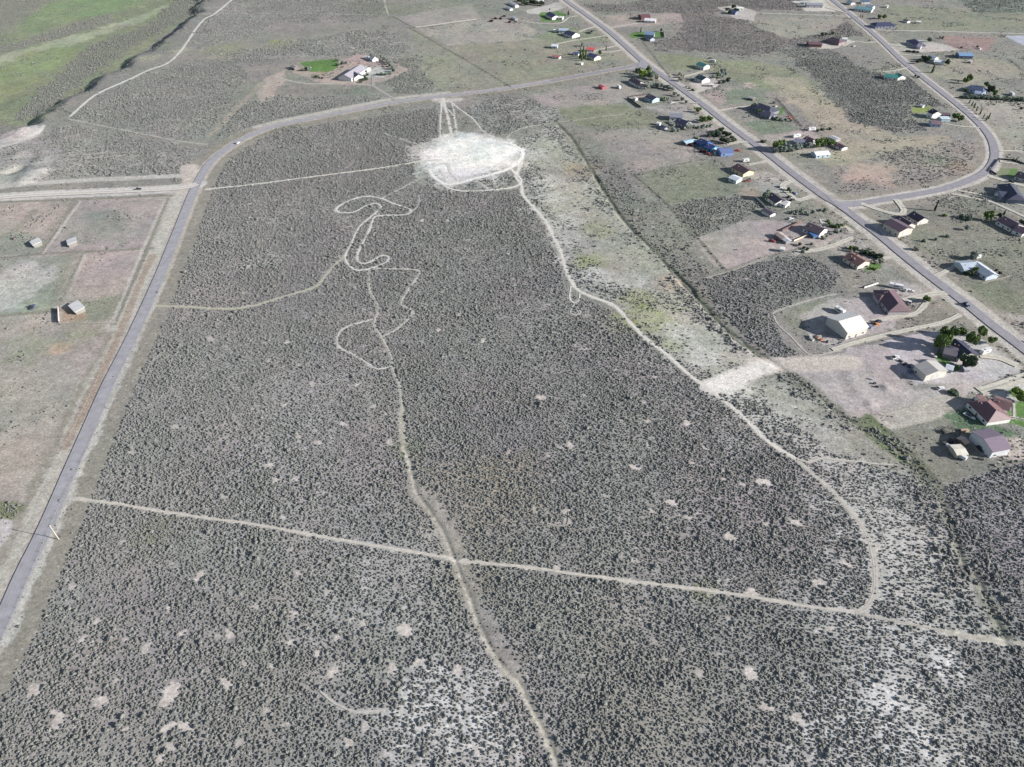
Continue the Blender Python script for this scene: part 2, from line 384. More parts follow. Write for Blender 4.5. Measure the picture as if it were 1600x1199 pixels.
# white bare ground
R((206,204,198), 0.35, 0.1, [(640,232),(690,214),(745,208),(800,222),(822,238),(815,258),(770,282),(700,292),(662,272)], 22, 20)
R((232,230,225), 0.08, 0.0, [(664,240),(690,222),(700,212),(745,209),(800,222),(818,238),(800,256),(770,268),(730,276),(690,270),(668,256)], 22, 20)
R((252,248,240), 0.0, 0.0, [(676,240),(700,222),(745,216),(790,228),(800,240),(780,254),(745,262),(695,262),(678,252)], 16, 16)
R((206,200,192), 0.15, 0.1, [(1104,606),(1124,592),(1160,577),(1196,565),(1228,567),(1196,584),(1176,604),(1135,618)], 14, 14)
R((236,231,223), 0.0, 0.0, [(1110,606),(1134,594),(1166,583),(1200,568),(1218,570),(1186,582),(1160,602),(1135,614)], 9, 9)
R((186,182,174), 0.35, 0.2, [(-200,300),(-200,262),(0,270),(30,262),(72,262),(70,280),(0,294)], 5, 6)
R((188,185,178), 0.25, 0.1, [(-100,240),(0,212),(40,198),(66,199),(62,214),(0,232)], 3, 4)
# watered lawns
LAWN = (104, 136, 78)
for q in [[(468,98),(500,94),(530,92),(528,106),(510,114),(484,112)], [(843,20),(870,18),(886,22),(876,34),(846,34)],
          [(985,52),(1000,50),(1036,50),(1036,60),(985,60)], [(1190,172),(1226,168),(1222,180),(1186,182)],
          [(1562,262),(1590,264),(1588,278),(1556,272)], [(1566,651),(1600,658),(1620,662),(1620,672),(1566,660)], [(1566,639),(1582,643),(1580,650),(1566,647)],
          [(1586,628),(1602,628),(1606,655),(1586,650)], [(1576,610),(1592,607),(1608,618),(1604,627),(1582,620)], [(1465,548),(1490,570),(1510,572),(1490,582),(1462,560)],
          [(1215,302),(1222,310),(1210,324),(1190,312)], [(1362,410),(1378,406),(1376,420),(1350,424)]]:
    R(LAWN, 0.0, 0.1, q, 1.0, 1.2)
R((150,160,96), 0.0, 0.3, [(1424,168),(1456,166),(1450,176),(1428,176)], 2, 2)

# soft tints: (px, py, radius m, colour, strength)
TINT = [(925,408,14,(150,165,80),.7),(905,412,10,(150,165,80),.5),(930,358,14,(150,160,100),.6),(1000,468,14,(158,172,84),.8),(1020,500,16,(158,172,90),.8),(975,505,12,(160,165,110),.5),
        (1045,540,10,(165,175,100),.5),(870,330,22,(196,194,180),.5),(900,300,30,(190,188,170),.4),(905,265,20,(180,160,130),.4),(1040,440,12,(190,166,140),.4),(420,405,10,(200,198,196),.6),(930,430,12,(205,205,200),.7),
        (397,412,12,(214,211,205),.7),(395,350,40,(180,172,172),.5),(560,400,20,(178,170,164),.7),(690,1130,32,(206,204,200),.6),(720,1150,26,(214,212,208),.6),(700,1105,20,(214,212,210),.6),
        (1360,1140,24,(208,206,204),.8),(1300,1165,30,(200,198,196),.6),(1440,1075,20,(200,198,196),.6),(1340,950,30,(196,194,190),.6),(1420,930,34,(192,190,186),.5),(1380,1010,30,(196,194,192),.6),(1400,1090,34,(190,188,186),.5),
        (1200,640,22,(198,196,190),.6),(1250,680,20,(200,198,192),.6),(1340,760,26,(204,202,198),.7),(1370,800,28,(200,198,194),.6),(1420,850,26,(198,196,190),.5),(1460,1130,14,(200,198,190),.5),
        (640,700,8,(120,150,80),.8),(735,780,30,(170,162,140),.6),(790,745,20,(170,160,140),.6),(690,800,20,(176,166,158),.5),(520,600,30,(188,186,184),.3),(450,740,40,(190,188,186),.4),(600,900,40,(192,190,188),.4),
        (880,960,26,(150,152,140),.5),(990,1100,28,(162,158,144),.5),(740,900,18,(150,145,130),.7),(930,985,20,(176,170,162),.4),(1060,470,14,(150,165,90),.5),(300,600,60,(170,170,168),.2),
        (250,440,8,(180,160,130),.7),(500,115,10,(176,150,130),.5),(560,142,10,(120,150,120),.4),(350,78,30,(164,168,128),.5),(440,70,24,(160,172,104),.6),(430,66,10,(160,180,80),.6),(690,95,14,(160,172,120),.5),
        (255,70,18,(150,160,116),.6),(230,90,16,(190,192,160),.6),(280,80,14,(196,196,168),.5),(590,15,60,(128,140,112),.5),(700,8,60,(140,148,130),.4),(1170,133,9,(205,192,185),.9),(1173,133,3,(170,140,130),.8),
        (1460,250,14,(120,140,112),.5),(1500,262,14,(180,150,130),.4),(235,835,10,(140,142,118),.6),(1100,922,6,(150,150,120),.7),(50,545,20,(150,160,130),.4),(92,545,8,(196,170,150),.6),(120,520,14,(132,148,100),.6)]
TINT += [(700,1120,20,(236,234,230),.24),(720,1150,24,(236,234,230),.24),(680,1090,12,(226,224,220),.24),(745,1172,10,(230,228,224),.24),(1355,1140,20,(236,234,230),.24),(1300,1170,16,(228,226,222),.24),(1440,1080,10,(232,230,226),.24),(1290,1190,18,(236,234,230),.24),(1385,1130,14,(230,228,226),.8),(1475,1030,8,(226,224,220),.7),
         (1470,1045,7,(228,226,222),.7),(1330,1090,10,(216,214,210),.6),(1395,1065,12,(214,212,208),.6),(1480,1185,12,(226,224,220),.24),(1590,1165,6,(230,228,224),.24),(1150,690,12,(206,202,196),.6),(1175,640,14,(208,204,198),.6),(1290,700,16,(212,209,204),.6),(840,240,14,(206,203,196),.5),(822,330,12,(214,212,206),.6),(862,310,14,(210,208,200),.6),(848,285,12,(212,210,204),.5),(888,345,12,(208,206,200),.5),(872,405,9,(214,212,208),.6),(960,440,12,(204,202,196),.5),(1000,440,10,(206,204,200),.5),(1060,520,12,(210,208,200),.6),(1095,560,12,(212,210,204),.6),(1030,560,10,(202,200,194),.5),(860,285,16,(204,201,190),.5),(880,370,16,(206,203,194),.6)]
TINT = [(W([(float(a), float(b))])[0], r, lin(c), s * (.5 if min(c) > 190 and b > 600 else 0.5 if c[1] > c[0] + 6 and c[1] > c[2] + 40 else 1)) for a, b, r, c, s in TINT]

# ant-hill clearings in the sagebrush
BARE = [(267,1081,5,1),(287,988,2.6,1),(265,950,3,.9),(360,991,2,.8),(353,1066,3,.9),(382,1038,2,.8),(395,948,2.4,.9),(112,917,2.2,.7),(152,971,1.6,.8),(154,1096,3.2,.9),(53,1079,3.4,.9),(92,1120,4,1),(52,991,2.2,.6),(128,1000,2,.8),(200,1138,2,.7),(207,969,2,.5),(195,1000,1.8,.6),
        (223,1137,2.6,.9),(230,1012,2,.7),(262,1138,2.6,1),(290,1136,2.6,.8),(378,1162,2.5,.6),(55,1178,2,.8),(250,1186,2.5,.8),(265,1165,2,.7),(404,947,2,.9),(465,960,2.6,.9),(425,915,2.2,.6),(512,930,2.2,.7),(570,920,1.8,.6),(450,1004,2.8,1),(497,1021,2.6,1),(425,1040,2,.9),(520,1051,2.6,.9),
        (567,975,2.4,.9),(635,984,2.8,1),(668,997,2.6,1),(615,1046,3,.9),(657,1036,2,.9),(715,1043,3,.8),(546,1164,2.6,.9),(497,1189,2.8,1),(572,1135,2,.6),(600,1178,2.2,.7),(445,1132,2.2,.7),(528,997,2,.9),(548,968,1.5,.6),(420,1110,2.4,.7),(748,1173,2.4,.9),(700,1190,2.2,.6),
        (1137,912,2.4,.9),(1175,926,3,1),(1140,968,1.8,.6),(1173,1053,2.6,.9),(1197,1104,3,.9),(1243,1122,3,1),(1095,1053,2,.6),(1020,1003,1.6,.5),(1300,983,2.6,.7),(1280,912,2.6,.9),(1325,882,3.6,1),(1293,868,2.4,.9),(1245,817,2.6,.9),(1140,843,3.2,1),(1220,925,1.8,.7),(1368,858,2.4,1),
        (850,622,2.8,1),(915,617,1.8,.7),(1011,631,2,.9),(1085,633,1.6,.8),(1013,658,1.8,.8),(1075,662,2.6,1),(875,700,2.4,.7),(892,697,2,.9),(1013,694,2.2,.9),(1068,690,1.6,.7),(1103,701,1.8,.7),(1081,724,2,.8),(997,731,3.2,1),(1045,731,1.2,.6),(1096,752,3,1),(1131,752,2.6,1),(1162,758,1.8,.8),(1190,752,3,.8),
        (950,777,2.4,.5),(1050,784,2.4,.8),(1075,781,1.4,.7),(1020,798,2.2,.8),(1074,809,2,.8),(856,711,2.2,.5),(888,817,2.8,.6),(872,818,2.2,.5),(887,800,1.8,.7),(904,738,1.6,.6),(845,855,1.8,.5),(1200,822,2.4,.8),(1010,950,1.8,.5),(870,888,2.2,.7),
        (275,667,2,.7),(212,673,1.8,.6),(443,632,2.2,.8),(424,727,2.8,.9),(435,750,2,.6),(463,748,2.2,.6),(495,693,2.2,.6),(370,857,1,.5),(329,769,2.6,.7),(350,775,2,.7),(371,805,2,.7),(443,809,2.2,.7),(446,860,2.6,.7),(193,847,2.4,.8),(175,820,2,.5),(270,880,2.2,.6),(315,898,2.6,.9),(466,896,2.4,.7),(325,840,2,.5),(206,708,2,.7),(412,850,2.2,.5),(208,708,1.6,.6),(226,800,3,.8),(467,683,1.8,.7),(349,664,2.4,.5),
        (450,535,2,.9),(413,536,2,.8),(467,572,2,.7),(420,565,1.8,.8),(488,600,2,.7),(505,603,1.6,.6),(330,530,2,.5),(365,550,1.6,.5),(560,600,1.8,.9),(536,663,2.2,1),(555,631,2,.9),(583,635,1.6,.6),(605,649,2,.7),(493,672,2,.7),(470,690,2,.6),(485,650,1.4,.5),(610,690,2,.6),(554,630,2,.5),(423,728,2.4,.7),
        (742,479,2.4,.9),(720,491,2,.9),(685,516,2.4,.9),(755,533,2.4,.9),(805,445,1.8,.8),(780,453,1.8,.6),(660,345,1.8,.9),(700,345,1.6,.9),(795,397,1.8,.6),(960,505,2,.7),(1000,568,2,.6),(910,545,6,.35),(832,431,1.4,.6),(392,318,1.6,.7),(668,616,1.6,.5),(772,630,1.8,.4),(790,628,1.6,.4),(1025,590,2,.7),(675,525,2,.4)]
BARE = [(W([(float(a), float(b))])[0], r * (.62 if b > 850 else .72), s) for a, b, r, s in BARE]
_rg = random.Random(4)
for k in range(330):       # the many fainter ones
    bx = _rg.uniform(-270, 300); by = _rg.uniform(105, 560)
    BARE.append(((bx, by), _rg.uniform(0.6, 1.3), _rg.uniform(0.25, 0.6)))

# strips painted into the soil: (polyline px, half width m, colour, density, feather, strength)
STRIP = []
def ST(col, hw, pts, dens=0.0, feather=1.0, s=1.0, ragged=1.2):
    STRIP.append((smooth_line(W([tuple(map(float, p)) for p in pts]), 6), hw, lin(col), dens, feather, s, ragged))

ROAD_W = [(-90,1150),(-38,1050),(0,980),(35,900),(74,820),(112,732),(140,668),(170,600),(210,520),(251,429),(273,374),(299,308),(312,280),(326,258),(345,240),(372,222),(405,206),(440,195),(500,183),(560,171),(620,160),(680,152),(740,145),(800,137),(860,127),(920,116),(965,108),(990,103),(1004,96)]
ROAD_M = [(760,-100),(820,-50),(855,-24),(883,0),(943,43),(977,72),(1004,96),(1047,127),(1097,163),(1135,193),(1192,235),(1237,270),(1287,307),(1312,322),(1353,352),(1380,373),(1412,400),(1459,437),(1512,477),(1545,504),(1600,546),(1700,625)]
ROAD_N = [(1200,-90),(1262,-32),(1300,0),(1340,32),(1375,62),(1415,100),(1462,137),(1500,167),(1532,196),(1548,217),(1554,237),(1552,253),(1541,268),(1518,281),(1477,295),(1427,305),(1377,313),(1335,320),(1305,318)]
DIRT_W = [(-300,322),(-40,311),(0,309),(60,305),(150,301),(220,298),(285,294),(308,288)]
ST((150,146,132), 15, ROAD_W, 0.05, 3, .7, 3)
ST((192,188,178), 8, [(p[0]-9, p[1]) for p in ROAD_W[2:12]], 0, 3, .8, 3)
ST((186,178,168), 5.6, ROAD_W, 0, 1.5)
ST((160,152,140), 16, ROAD_M, 0.05, 4, .6, 3)
ST((198,192,184), 9.5, ROAD_M, 0, 2.5, .9)
ST((160,152,140), 14, ROAD_N, 0.08, 4, .5, 3)
ST((200,194,186), 6.8, ROAD_N, 0, 1.5)
ST((206,202,196), 7.5, DIRT_W, 0, 2)
ST((214,208,200), 4, [(684,156),(692,158),(702,157),(715,156)], 0, 5, .7)
ST((204,200,192), 2.5, [(400,199),(440,189),(500,177),(560,165),(620,154),(700,145)], 0, 3, .7)
ST((194,190,182), 3.4, [(-200,296),(0,291),(60,286),(150,281),(285,275)], 0, 2)
ST((200,190,180), 6, [(296,262),(300,280),(290,298),(274,305)], 0, 4)
ST((196,192,182), 5, [(272,306),(238,392),(205,470),(186,508)], 0.05, 4, .8, 4)
ST((116,122,102), .8, [(868,190),(893,215),(912,245),(926,268),(945,300),(968,335),(990,362),(1004,374),(1030,400),(1052,425),(1078,450),(1110,490),(1140,520),(1175,548),(1205,565)], .3, 2.2, .8, 3.5)
ST((128,130,114), 1.6, [(1205,565),(1245,590),(1310,645),(1350,670),(1400,700),(1440,740),(1470,780),(1490,830),(1505,880),(1530,905),(1545,940),(1565,985)], .65, 4, .7, 4)
ST((182,177,163), .8, [(628,640),(630,690),(640,715),(645,745),(652,770),(670,795),(690,825),(705,860),(722,900),(735,935),(745,965),(760,1000),(785,1040),(815,1070),(830,1105),(850,1140),(865,1175),(878,1215)], .08, 2.0, .9, 2.5)
ST((158,154,146), 2.5, [(650,765),(676,790),(700,830),(716,872),(732,905),(750,950),(775,1000),(800,1040)], .4, 5, .45, 5)
ST((190,186,172), 1.0, [(1480,988),(1560,1002),(1640,1010)], .1, 1)
ST((196,196,190), 2.5, [(250,440),(240,465),(222,500),(180,600),(122,730),(92,800),(48,900),(10,1000)], .3, 2, .7, 3)
ST((206,196,186), 5, [(1190,571),(1220,569),(1260,569),(1330,566)], 0, 4)
ST((228,222,214), 4, [(1112,604),(1135,596),(1165,584),(1195,573)], 0, 5)
ST((172,164,150), 1.8, [(408,130),(380,160),(350,190),(330,212)], .2, 4, .7, 3)

for q in [[(118,314),(62,396)],[(0,404),(62,397),(130,394),(236,388)],[(130,397),(94,484)],[(0,494),(90,486)],[(262,310),(228,392),(178,506)],[(0,316),(120,312),(268,306)]]:
    ST((138,136,122), 1.0, q, .3, 1.5, .8, 1.5)
ST((206,198,190), .7, [(125,316),(68,396)], 0, .8, .8); ST((200,192,186), .8, [(133,398),(98,480)], 0, .8, .7); ST((150,150,134), 4, [(112,400),(92,470)], .3, 3, .6, 4)
ST((204,198,192), .9, [(258,312),(222,392),(175,505)], 0, .8, .6)
ST((130,132,116), 2, [(0,372),(20,362),(40,345),(52,330)], .2, 3, .5, 3)
ST((156,134,116), 1.6, [(238,400),(215,450),(196,500),(150,600),(100,700)], .1, 2, .6, 2)
for q in [[(640,44),(700,78),(800,137)],[(992,274),(1045,322),(1135,424)],[(1135,424),(1210,398),(1270,385)],[(992,274),(1112,250),(1146,286)],[(1390,674),(1470,757)],[(1213,154),(1252,198)],[(1450,82),(1560,88),(1600,112)],[(1050,125),(1000,60)]]:
    ST((116,118,104), .8, q, .5, 1.2, .7, 1.2)
TRACKS = []     # dirt tracks: built as sheets of their own, and softly worn into the soil
def T(w, pts, col=(224,219,211), s=1.0, kind="dirt_track"):
    TRACKS.append((w, pts, col, kind))
    ST(col, w * (0.42 if w > 2.3 else .34), pts, 0.0 if w > 1.7 else .12, 0.7, (0.85 if w > 2.3 else .7) * s, 0.8 if w > 2.3 else 1.3)

T(2.7, [(818,240),(812,262),(806,275),(815,290),(817,305),(835,325),(852,345),(865,370),(877,395),(882,415),(893,440),(905,455),(930,466),(960,478),(985,505),(1010,530),(1040,552),(1070,580),(1105,607),(1130,625),(1165,655),(1200,690),(1245,718)])
T(2.6, [(1245,718),(1275,745),(1300,765),(1325,795),(1350,825),(1362,855),(1368,890),(1366,930),(1352,952),(1335,956)], (196,190,182))
T(2.0, [(118,780),(180,787),(240,797),(310,808),(400,820),(500,838),(600,855),(700,872),(712,877),(800,884),(900,897),(1000,910),(1100,922),(1200,937),(1280,950),(1335,956)], (208,202,192))
T(1.5, [(1335,956),(1370,965),(1420,975),(1480,988),(1560,1002),(1640,1010)], (186,182,172))
T(2.4, [(246,478),(300,480),(340,483),(370,482),(400,477),(430,468),(470,456),(495,448),(505,435),(520,418),(540,400)], (186,184,166))
T(2.0, [(525.4,328),(529,323),(548,313),(565,308),(579,307),(598,310.5),(607.7,315),(622,320.5),(637.5,325.5),(643,329.7),(637.5,334.7),(622,336.5),(600.6,336.8),(589,338),(584,341.8),(578,358),(571,372),(563.7,386.5),(558.4,402),(562,410),(571,412),(582,407.7),(593.5,401),(602,399),(608,402.8),(604.8,409),(593.5,414.8),(579,419.8),(561,423),(549.5,418),(541,409),(539.6,399),(548,383.6),(553.8,369.4),(562,354.5),(576.5,341.8),(595,325.5),(593.5,320.5),(586,318),(570.8,322.6),(556.6,330.4),(539.6,333),(529,332),(525.4,328)], (226,223,216))
T(1.3, [(598,310),(630,293),(662,276)], (190,188,182))
T(1.3, [(579,422),(577,440),(578,455),(590,475),(590,490),(585,505),(592,520),(598,530),(607,547),(612,560),(613,572),(618,590),(625,605),(628,640)], (206,202,190))
T(1.2, [(585,421),(600,420),(650,422),(655,430),(640,450),(627,473),(630,478),(645,485),(642,495),(620,515),(600,525)], (214,211,202))
T(1.4, [(582,500),(560,505),(535,515),(527,530),(530,543),(550,553),(575,568),(590,577),(612,573)], (218,213,206))
T(1.2, [(655,305),(655,320),(645,330)], (200,198,192))
T(2.4, [(322,296),(400,288),(500,275),(600,262),(660,252),(690,250)], (216,213,202))
T(2.2, [(691,155),(690,164),(688,190),(688,222)]); T(3.0, [(693,154),(694,162),(700,185),(706,214)]); T(2.2, [(696,166),(710,185),(713,212)]); T(1.6, [(706,160),(710,180),(712,196)])
T(2.2, [(692,157),(700,158),(706,161),(720,172),(740,187),(755,205),(775,217),(795,224)])
T(3.2, [(671.5,265.6),(676,275),(684.5,282),(697.5,288),(714,287),(743,279),(770.6,272),(795,264),(811,252.6),(817,239.6),(809.6,230),(795,224),(780,222)], (244,242,238))
T(2.2, [(684,282),(698,292),(715,298),(740,299),(780,296),(805,292),(815,283),(806,272),(798,264)], (238,235,229))
T(3.0, [(676,262),(690,256),(700,257),(704,270),(716,281),(712,285),(700,285),(694,274),(687,264)], (226,223,218))
T(1.3, [(740,279),(752,287),(762,295)]); T(1.3, [(766,272),(772,284),(776,293)])
T(1.4, [(790,218),(800,208),(820,200),(860,193),(920,185),(985,177)], (192,188,176))
T(1.2, [(808,226),(822,232),(830,240),(824,252),(814,262)], (192,188,178))
T(1.6, [(600,208),(625,217),(650,225),(682,234)], (206,203,196))
T(3.0, [(392,-30),(362,0),(335,22),(320,30),(305,47),(292,67),(277,86),(260,100),(232,110),(207,122),(162,142),(140,155),(110,182)], (224,222,216))
T(2.2, [(106,186),(150,195),(200,205),(250,215),(290,222),(322,226)], (192,190,180))
T(1.6, [(318,22),(400,21),(500,22),(600,24),(608,24)], (196,196,186)); T(1.8, [(598,-20),(602,8),(607,23)], (196,194,184))
T(1.6, [(230,112),(300,121),(350,119),(376,122)], (176,176,162))
T(3.4, [(-120,240),(0,230),(40,216),(62,206),(68,196)], (206,203,198)); T(1.6, [(-100,252),(0,249),(70,244),(200,238)], (186,184,176)); T(1.6, [(-80,262),(40,258),(110,250),(200,243)], (190,188,180))
T(1.8, [(892,448),(890,465),(896,473),(904,470),(906,460)]); T(1.6, [(899,475),(893,483),(892,490),(900,493),(907,489),(902,480),(900,474)], (206,200,196))
T(1.8, [(1245,718),(1262,722),(1280,717),(1300,718),(1340,722),(1370,725),(1402,727)], (200,196,186))
T(1.6, [(1307,459),(1270,468),(1240,477),(1210,488),(1209,494),(1216,508.6),(1237,528),(1255,547.6),(1270,556.6),(1292.6,552),(1315,547.6)], (196,190,184))
T(1.2, [(1035,332),(1080,337),(1120,343),(1135,338)], (180,176,168))
T(2.0, [(1100,436),(1140,424),(1200,402)], (176,170,162))
T(1.5, [(500,1080),(520,1098),(540,1108),(560,1113),(600,1110)], (200,196,190)); T(1.2, [(858,820),(872,822),(886,820),(888,800)], (180,174,166))
DW = "driveway"
T(4.5, [(583.5,118),(583.5,133.5),(592.5,141),(607.5,150),(622,160)], (172,168,164), 1, DW)
T(2.6, [(432,120),(450,126),(480,131),(520,131),(545,129),(560,132),(582,134)], (200,196,186), 1, DW)
for w, pts in [(4,[(930,42),(915,46),(905,50)]),(3.5,[(948,56),(900,63),(870,69)]),(3.5,[(966,71),(945,76),(930,79)]),(3.5,[(974,78),(950,82),(932,80)]),
               (3,[(902,25),(889,28),(877,36),(860,37.5),(835,36),(815,32.5)]),(4,[(946,45),(975,40),(1004,36)]),(3.5,[(1168,20),(1240,22.5),(1326,26)]),
               (4,[(1052,124),(1073,119),(1098,112)]),(6,[(1085,146),(1098,138),(1115,132)]),(4,[(1116,175),(1147,169),(1178,166)]),
               (6,[(1170,222),(1152,223),(1135,226)]),(4,[(1200,252),(1170,258)]),(6,[(1237,283),(1223,290),(1233,303),(1247,313),(1270,306)]),
               (4.5,[(1330,362),(1322,355),(1303,355),(1287,350),(1284,344)]),(5,[(1330,372),(1290,388),(1240,395)]),(4,[(1402,402),(1385,403),(1372,408)]),
               (4,[(1460,432),(1478,424),(1497,413)]),(6,[(1492,458),(1455,460),(1412,470)]),(4,[(1452,466),(1440,482),(1425,492),(1390,497),(1350,505)]),
               (3.5,[(1486,303),(1520,310),(1549,316),(1572,326),(1600,339),(1640,360)]),(3.5,[(1497,298),(1532,305),(1600,322),(1640,332)]),
               (4,[(1561,236),(1600,237),(1650,238)]),(7,[(1562,252),(1600,257),(1650,262)]),(6,[(1545,276),(1600,291),(1650,302)]),
               (4,[(1370,47.5),(1450,49),(1600,53),(1700,54)]),(6,[(1388,70),(1420,74),(1450,76)]),(4,[(1402,85),(1430,87),(1450,88)]),
               (3,[(1418,106),(1397,111),(1375,113)]),(4,[(1372,66),(1350,67),(1335,65),(1317,72)]),(4,[(1326,22),(1305,16),(1290,12)]),
               (3,[(1320,10),(1340,11),(1352,13)]),(3.5,[(1530,200),(1502,198),(1477,194)]),(7,[(1590,572),(1560,560),(1530,556)]),
               (6,[(1345,318),(1372,328),(1400,335),(1412,330),(1400,312)]),(4,[(1300,547),(1340,535),(1400,520),(1470,505),(1500,492)]),(8,[(1640,580),(1600,590),(1560,604),(1530,612)]),
               (3,[(1600,535),(1640,525)]),(1.6,[(1566,649.5),(1584,653),(1640,664)]),(1.6,[(1584,628),(1585,640),(1584,653)]),(4,[(1090,162),(1065,160),(1045,162)])]:
    T(w, pts, (204,199,188), 1, DW)

BASE_D = 0.3
def paint_ground(x, y):
    """soil colour, tuft strength and shrub density at world points"""
    n = len(x)
    col = np.empty((n, 3)); col[:] = lin(GRASS); dens = np.full(n, BASE_D); tuft = np.full(n, 0.7)
    g = fbm(x, y, 60, 31, 3)[:, None]
    col *= 0.93 + 0.14 * g
    wx = (fbm(x, y, 11, 41, 4) - 0.5) * 2
    wx2 = (fbm(x, y, 3.0, 43, 3) - 0.5) * 2
    for poly, c, d, t, fe, ra in REG:
        px = np.array([p[0] for p in poly]); py = np.array([p[1] for p in poly]); mg = fe + ra + 2
        m = np.where((x > px.min() - mg) & (x < px.max() + mg) & (y > py.min() - mg) & (y < py.max() + mg))[0]
        if not len(m): continue
        X, Y = x[m], y[m]
        ins = np.zeros(len(m), bool); best = np.full(len(m), 1e12)
        for i in range(len(poly)):
            ax, ay = poly[i]; bx, by = poly[(i + 1) % len(poly)]
            if ay != by:
                cr = ((ay > Y) != (by > Y)) & (X < (bx - ax) * (Y - ay) / (by - ay) + ax); ins ^= cr
            ex, ey = bx - ax, by - ay; L = ex * ex + ey * ey + 1e-9
            tt = np.clip(((X - ax) * ex + (Y - ay) * ey) / L, 0, 1)
            best = np.minimum(best, (X - ax - tt * ex) ** 2 + (Y - ay - tt * ey) ** 2)
        sdist = np.sqrt(best) * np.where(ins, 1, -1) + (wx[m] * 0.75 + wx2[m] * 0.25) * ra
        a = sstep(-fe * 0.5, fe * 0.5, sdist)
        col[m] += (np.array(c) - col[m]) * a[:, None]
        dens[m] += (d - dens[m]) * a; tuft[m] += (t - tuft[m]) * a
    h1 = (fbm(x, y, 24, 201, 4) - .5)[:, None]; h2 = (fbm(x, y, 7, 203, 3) - .5)[:, None]; h3 = (fbm(x, y, 50, 207, 3) - .5)[:, None]
    col *= 1 + h1 * np.array([.34, .22, .14]) + h2 * np.array([.30, .30, .30]) + h3 * np.array([-.12, .08, -.10])
    for (cx, cy), r, c, s in TINT:
        m = np.where((abs(x - cx) < r * 2.2) & (abs(y - cy) < r * 2.2))[0]
        if not len(m): continue
        q = np.sqrt((x[m] - cx) ** 2 + (y[m] - cy) ** 2) / r + wx[m] * 0.6 + wx2[m] * 0.25
        a = s * (1 - sstep(0.4, 1.35, q))
        a = a * (0.45 + 1.1 * vnoise(x[m], y[m], 2.5, 77)); a = np.clip(a, 0, 1)
        if min(c) > .3: dens[m] *= 1 - .15 * a
        col[m] += (np.array(c) - col[m]) * a[:, None]
    cb = np.array(lin((208, 199, 191)))
    w3 = (fbm(x, y, 5.0, 53, 3) - 0.5) * 2
    for (cx, cy), r, s in BARE:
        m = np.where((abs(x - cx) < r * 3) & (abs(y - cy) < r * 3))[0]
        if not len(m): continue
        an = np.arctan2(y[m] - cy, x[m] - cx)
        th = cx * 1.7 + cy; ct, st_ = math.cos(th), math.sin(th); ux = (x[m] - cx) * ct + (y[m] - cy) * st_; uy = -(x[m] - cx) * st_ + (y[m] - cy) * ct
        q = np.sqrt((ux / 1.35) ** 2 + (uy / .8) ** 2) / r + w3[m] * 1.5 + wx2[m] * .5 + 0.16 * np.sin(an * 5 + cy)
        a = 1 - sstep(0.75, 1.25, q)
        ok = dens[m] > 0.3
        a = a * ok
        col[m] += (cb - col[m]) * (a * s)[:, None]
        dens[m] *= 1 - a * min(1, s * 1.3)
    for line, hw, c, d, fe, s, ra in STRIP:
        px = np.array([p[0] for p in line]); py = np.array([p[1] for p in line]); mg = hw + fe + ra + 2
        m0 = np.where((x > px.min() - mg) & (x < px.max() + mg) & (y > py.min() - mg) & (y < py.max() + mg))[0]
        if not len(m0): continue
        # split long lines so each piece only tests nearby points
        best = np.full(len(m0), 1e12); X, Y = x[m0], y[m0]
        for i0 in range(0, len(line) - 1, 4):
            seg = line[i0:i0 + 5]
            sx = [p[0] for p in seg]; sy = [p[1] for p in seg]
            k = np.where((X > min(sx) - mg) & (X < max(sx) + mg) & (Y > min(sy) - mg) & (Y < max(sy) + mg))[0]
            if not len(k): continue
            dd, _ = dist_line(X[k], Y[k], seg)
            best[k] = np.minimum(best[k], dd)
        k = np.where(best < mg)[0]
        if not len(k): continue
        m = m0[k]
        q = best[k] + (wx[m] * 0.5 + wx2[m] * 0.7) * ra
        a = (1 - sstep(hw, hw + fe, q)) * s
        col[m] += (np.array(c) - col[m]) * a[:, None]
        a2 = 1 - sstep(hw, hw + fe * .8 + 0.2, best[k])
        dens[m] += (d - dens[m]) * a2; tuft[m] += (0.1 - tuft[m]) * a
    return col, tuft, dens

